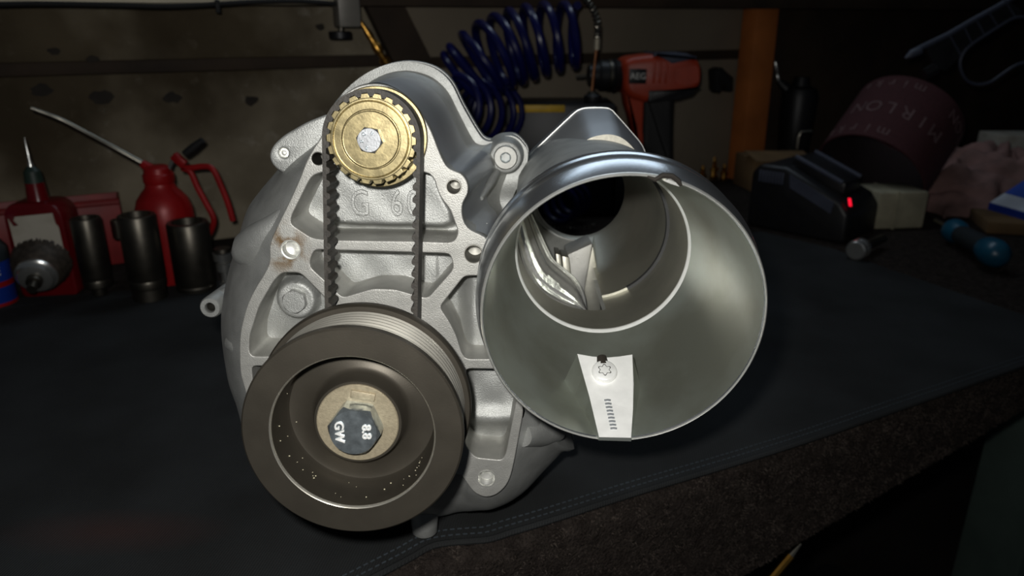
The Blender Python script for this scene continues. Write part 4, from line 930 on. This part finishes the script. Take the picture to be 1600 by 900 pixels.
# blue cap
bcp = W(1281, 262, 1.15); kb = mpp(bcp); b0 = Vector((bcp.x, bcp.y, 0))
bc = thing('blue_canister', 'small blue canister between battery charger and abrasive roll', 'canister', b0)
zt3 = W(1281, 243, 1.15).z
mk('cap_body', up_lathe([(0, 0), (0, 17 * kb), (zt3 - .003, 15 * kb), (zt3, 13 * kb), (zt3, 0)], b0, 28), 'teal', bc)
mk('cap_rim', up_lathe([(zt3 * .55, 15.5 * kb), (zt3 * .55, 18 * kb), (zt3 * .62, 18 * kb), (zt3 * .62, 15.5 * kb)], b0, 28), 'blue_plastic', bc)
# heap of brass fittings
for i, (u, v, s, lb_) in enumerate(((1096, 276, .9, 'brass hose fitting nearest the intake funnel'), (1113, 268, 1.1, 'upright brass hose fitting in the middle of the heap'), (1130, 270, .8, 'small brass hose fitting right of the upright one'), (1146, 262, 1.0, 'silver topped fitting at the foot of the post'))):
    p = Wz(u, v + 12, 0); s *= .011
    g = thing('hose_fitting', lb_, 'fitting', p, 'brass fittings beside the post')
    mk('fitting_body', up_lathe([(0, 0), (0, s * .8), (s * .5, s * .9), (s * .55, s * .6), (s * 1.3, s * .55), (s * 1.35, s * .8), (s * 1.8, s * .8), (s * 1.8, 0)], p, 12), 'brass' if i < 3 else 'steel', g)
    mk('fitting_barb', up_lathe([(s * 1.8, s * .4), (s * 2.2, s * .5), (s * 2.25, s * .36), (s * 2.7, s * .46), (s * 2.75, s * .3), (s * 3.4, s * .26), (s * 3.4, 0)], p, 12), 'brass' if i < 3 else 'chrome', g)
# ---------------- battery charger
fL = Wz(1165, 352); fR = Wz(1318, 384); bR = Wz(1372, 362)
ex = (fR - fL); lenx = ex.length; ex.normalize(); ey = Vector((-ex.y, ex.x, 0)); wy = max(.10, (bR - fR).dot(ey))
bchg = thing('battery_charger', 'black battery charger with a red light and vent slots', 'charger', fL + ex * lenx / 2 + ey * wy / 2)
hA = .090; hB = .055
prof = [(0, 0), (lenx, 0), (lenx + .004, hB * .6), (lenx - .006, hB), (lenx * .40, hA * .92), (lenx * .10, hA), (0, hA * .95)]
prof = [(0, 0), (lenx, 0), (lenx, hB * .72), (lenx - .012, hB), (lenx * .35, hA), (.012, hA), (0, hA - .012)]
mk('charger_body', prism([fL + ex * x + UP * z for x, z in prof], ey * wy, .006, 3), 'black_plastic', bchg)
mk('battery_slide', prism([fL + ex * x + UP * z + ey * (wy * .25) for x, z in ((lenx * .30, hA - .006), (lenx * .86, hB + .004), (lenx * .86, hB + .020), (lenx * .72, hB + .028), (lenx * .34, hA + .012))], ey * wy * .5, .003, 2), 'black_plastic', bchg)
for s in (.22, .78):
    q0 = fL + ex * (lenx * .36) + UP * (hA + .012) + ey * (wy * s); q1 = fL + ex * (lenx * .84) + UP * (hB + .021) + ey * (wy * s)
    mk('slide_rail', tube([q0, q1], .003, 8), 'grey_plastic', bchg)
for i in range(8):
    x = lenx * (.10 + i * .033); mk('vent_slot', box(fL + ex * x + UP * (hA - .016) - ey * .0006, ex, ey, UP, .0032, .003, .016, .0005), 'grey_plastic', bchg)
mk('grey_strip', prism([fL + ex * x + UP * z - ey * .0005 for x, z in ((lenx * .40, hA - .008), (lenx * .86, hB - .001), (lenx * .84, hB - .016), (lenx * .42, hA - .026))], -ey * .0016), 'grey_plastic', bchg)
ledp = fL + ex * (lenx - .006) + UP * (hB - .001) + ey * (wy * .22)
mk('red_light', box(W(1328, 316, (fR.y + .008)), ex, ey, (UP + ex * -.3), .0032, .003, .010, .0006), 'led_red', bchg)
# cream block
cbm = Wz(1404, 358); kc = mpp(cbm); zc2 = W(1404, 300, cbm.y).z
cbk = thing('cream_block', 'cream coloured block with a wrapped band right of the charger', 'block', cbm + Vector((0, .03, 0)))
cex = Vector((.99, .10, 0)); cey = Vector((-.10, .99, 0))
mk('block_body', box(cbm + cey * .03 + UP * zc2 / 2, cex, cey, UP, 82 * kc, .06, zc2, .004), 'cream_block', cbk)
mk('block_band', box(cbm + cey * .03 + UP * zc2 / 2 - cex * 10 * kc, cex, cey, UP, 5 * kc, .0615, zc2 + .0015, .001), 'cream_block', cbk)
# ---------------- maroon abrasive roll, tilted, printed lettering upside down
ra = Vector((.60, .50, .60)).normalized(); rc = W(1352, 292, 1.04); rl_ = .118; kr = mpp(rc); rR = 84 * kr
top_c = W(1400, 245, 1.07)
o_c = W(1358, 273, 1.09); rR *= 1.048; rl_ *= 1.048
lowest = o_c.z - rR * math.sqrt(1 - ra.z ** 2)
rol = thing('abrasive_roll', 'maroon abrasive roll with grey printed lettering leaning on the rag', 'abrasive roll', (o_c.x, o_c.y, max(0, lowest)))
mk('roll_sheet', lathe([(0, rR - .003), (0, rR), (rl_, rR), (rl_, rR - .003)], o_c, ra, 96, closed=True), 'maroon', rol)
mk('roll_inside', lathe([(.002, rR - .0032), (.004, rR - .0036), (rl_ - .004, rR - .0036), (rl_ - .002, rR - .0032)], o_c, ra, 96), 'shaded_grit', rol)
a, x, y = basis(ra)
def roll_text(body, size, s, ang0, step):
    for i, chs in enumerate(body):
        t = R(ang0 + i * step); n_ = x * math.cos(t) + y * math.sin(t); tt = (-x * math.sin(t) + y * math.cos(t))
        if chs == ' ': continue
        mk('printed_letter', text(chs, size, .0002, frame(o_c + a * s + n_ * (rR + .0003), -tt, -a)), 'maroon_print', rol, flat=True)
ROLL = [('MIRLON', .030, .060, 62, -17), ('mirka', .024, .014, 18, -15), ('mirka', .022, .108, 24, -14), ('MIRLON', .024, .106, 140, -14)]
for args in ROLL: roll_text(*args)
# ---------------- pink rag heap
rgc = Wz(1545, 352); Yr = 1.0
def rag_h(u, v):
    e = max(0, 1 - ((u - .5) / .5) ** 2) * max(0, 1 - ((v - .5) / .5) ** 2); e = e ** .5
    return e * (.046 + .016 * abs(math.sin(u * 9 + v * 6 + .8 * math.sin(v * 7))) + .010 * abs(math.sin(u * 19 - v * 13 + 1.2 * math.sin(u * 8))) - .012 * abs(math.sin(v * 17 + u * 4)) ** 3 + .004 * math.sin(u * 41 + v * 33)) + .001
r00 = Wz(1474, 343); rag_x = Vector((1, .12, 0)).normalized(); rag_y = Vector((-.12, 1, 0)).normalized(); V = []; Fc = []; n = 70
for i in range(n + 1):
    for j in range(n + 1):
        u, v = i / n, j / n; p = r00 + rag_x * (u * .26 + .010 * math.sin(v * 14)) + rag_y * (v * .24 + .012 * math.sin(u * 19)) + UP * (rag_h(u, v) * (1 + .55 * u)); V.append(p)
for i in range(n):
    for j in range(n): a_i = i * (n + 1) + j; Fc.append((a_i, a_i + 1, a_i + n + 2, a_i + n + 1))
rg = mk('pink_rag', (V, Fc), 'pink_rag', None, sharp=80); tag(rg, 'crumpled pale pink rag behind the screwdriver', 'rag')
# booklet on a brown box
q = Wz(1580, 352); kq = mpp(q)
bx2 = thing('brown_box', 'small brown box under the blue and white packet', 'box', Wz(1590, 372))
zq = W(1570, 338, q.y - .03).z
mk('box_body', box(Wz(1600, 368) + UP * (zq / 2 - .001) + Vector((.02, .03, 0)), Vector((.97, -.25, 0)), Vector((.25, .97, 0)), UP, .12, .08, zq - .004, .002), 'cardboard', bx2)
bk = [W(1544, 324, q.y - .03), W(1640, 358, q.y - .06), W(1690, 322, q.y + .02), W(1600, 290, q.y + .06)]
zb2 = zq
bk = [Vector((p.x, p.y, 0)) for p in bk]
bk = [Wz(1544, 324, zq), Wz(1640, 352, zq), Wz(1690, 312, zq + .03), Wz(1600, 288, zq + .03)]
pk = thing('blue_packet', 'flat blue and white packet lying at the right edge', 'packet', (bk[0] + bk[2]) / 2)
mk('packet_body', prism([p - UP * .003 for p in bk], UP * .009), 'blue_label', pk)
mx_ = lambda a_, b_, t: a_ * (1 - t) + b_ * t
L0, L1 = bk[0], bk[1]; T0, T1 = bk[3], bk[2]
mk('white_panel', prism([mx_(L0, T0, .03) + UP * .0062, mx_(L1, T1, .03) + UP * .0062, mx_(L1, T1, .42) + UP * .0062, mx_(L0, T0, .42) + UP * .0062], UP * .0006), 'booklet_white', pk)
mk('blue_panel', prism([mx_(L0, T0, .43) + UP * .0062, mx_(L1, T1, .43) + UP * .0062, mx_(L1, T1, .98) + UP * .0062, mx_(L0, T0, .98) + UP * .0062], UP * .0006), 'booklet_blue', pk)
# pale carton behind the rag
pc = W(1600, 240, 1.30); kp = mpp(pc); ztp = W(1600, 217, 1.30).z
pcn = mk('pale_carton', box(Vector((pc.x + .03, 1.37, ztp / 2)), (1, 0, 0), (0, 1, 0), UP, .11, .06, ztp, .002), 'label_paper'); tag(pcn, 'pale carton behind the pink rag at the right edge', 'carton')
# ---------------- screwdriver with a teal handle
s0 = Wz(1456, 340, .016); s1 = Wz(1483, 356, .018); s2 = Wz(1503, 368, .019); s3 = Wz(1524, 380, .020); s4 = Wz(1540, 388, .022); s5 = Wz(1556, 397, .022)
sd = thing('screwdriver', 'teal handled screwdriver with black grip lying on the carpet', 'screwdriver', (s3.x, s3.y, 0))
dv = (s5 - s1); dn_ = dv.normalized(); Ld = dv.length; kd_ = mpp(s3)
mk('blade', tube([s1 - dn_ * .045, s1 + dn_ * .004], .0030, 12), 'steel', sd)
mk('handle_front', weld(lathe([(-.002, 4 * kd_), (.004, 14 * kd_), (.014, 20 * kd_), (.024, 20 * kd_), (.032, 16 * kd_), (.036, 14 * kd_), (.036, 0)], s1, dn_, 28)), 'teal', sd)
mk('handle_grip', weld(lathe([(.034, 14 * kd_), (.045, 16 * kd_), (Ld - .030, 16.5 * kd_), (Ld - .026, 17 * kd_), (Ld - .026, 0)], s1, dn_, 28)), 'teal_dark', sd)
mk('handle_end', weld(lathe([(Ld - .028, 16 * kd_), (Ld - .020, 20 * kd_), (Ld - .006, 21.5 * kd_), (Ld + .006, 18.5 * kd_), (Ld + .011, 12 * kd_), (Ld + .0135, 4.5 * kd_), (Ld + .014, 0)], s1, dn_, 32)), 'teal', sd)
# ---------------- short chrome extension bar with socket lying on the carpet
m0 = Wz(1336, 392, .014); m1 = Wz(1385, 370, .012); md = (m1 - m0).normalized(); km = mpp(m0)
ebar = thing('socket_extension', 'bright chrome socket on a dark extension bar lying on the carpet', 'extension bar', (m0.x, m0.y, 0))
mk('chrome_head', weld(lathe([(0, 0), (0, 13 * km), (.0015, 15.5 * km), (.006, 16.5 * km), (.008, 15 * km), (.010, 16.5 * km), (.017, 16.5 * km), (.020, 13 * km), (.022, 8 * km), (.022, 0)], m0, md, 28)), 'chrome', ebar)
mk('bar', tube([m0 + md * .02, m0 + md * .085], .006, 14), 'dark_steel', ebar)
# ---------------- black ribbed plastic duct top right
Yt = 1.05; kt = mpp(W(1500, 60, Yt))
du = thing('plastic_duct', 'black plastic bracket with cross ribs and a wire loop at the top right', 'bracket', W(1460, 100, Yt))
mk('upper_bar', tube([W(u, v, Yt) for u, v in ((1436,76),(1480,55),(1520,32),(1560,10),(1600,-14),(1660,-48))], 4.5 * kt, 10), 'grey_plastic', du)
mk('bar_end', tube([W(1414, 91, Yt), W(1425, 84, Yt), W(1438, 78, Yt)], [2 * kt, 7 * kt, 7 * kt], 10), 'grey_plastic', du)
mk('web_panel', prism([W(u, v, Yt + .012) for u, v in ((1446,74),(1580,4),(1600,18),(1590,26),(1558,44),(1536,56),(1514,72),(1502,88),(1478,110),(1462,108))], (0, .008, 0)), 'black_plastic', du)
for (u0, v0, u1, v1) in ((1484,55,1502,88),(1506,42,1519,68),(1525,30,1538,54),(1544,17,1559,42),(1570,0,1586,26)): mk('cross_rib', tube([W(u0, v0, Yt - .002), W(u1, v1, Yt - .002)], 1.6 * kt, 6), 'grey_plastic', du)
mk('wire_loop', tube(spline([W(u, v, Yt - .004) for u, v in ((1640,30),(1600,26),(1580,30),(1560,42),(1538,56),(1520,68),(1506,82),(1500,98),(1504,116),(1514,128),(1530,132),(1548,128),(1566,116),(1584,104),(1600,98),(1640,90))], 5), 2.6 * kt, 8), 'grey_plastic', du)
mk('hinge_lug', tube([W(1444, 116, Yt), W(1462, 106, Yt)], 9 * kt, 12), 'black_plastic', du)
# ---------------- below the bench
can = P0 + E1 * .42 + E2 * .16
cn = mk('black_canister', up_lathe([(0, 0), (0, .05), (.004, .055), (.40, .055), (.42, .045), (.43, .02), (.45, .02), (.45, 0)], Vector((can.x, can.y, -.80)), 36), 'black_plastic'); tag(cn, 'black canister standing on the floor under the bench', 'canister')
rt = W(1236, 868, .47); rbm = rt + (W(1200, 895, .462) - rt).normalized() * .75; rbm.z = -.8; 
br_ = thing('brass_rod', 'thin brass rod leaning in the dark below the bench edge', 'rod', (rbm.x, rbm.y, -.8))
mk('rod', tube([rt, rt * .5 + rbm * .5, rbm], .0035, 10), 'brass', br_)
mk('rod_tip', tube([rt + (rt - rbm).normalized() * .012, rt], [.001, .0028], 10), 'steel', br_)
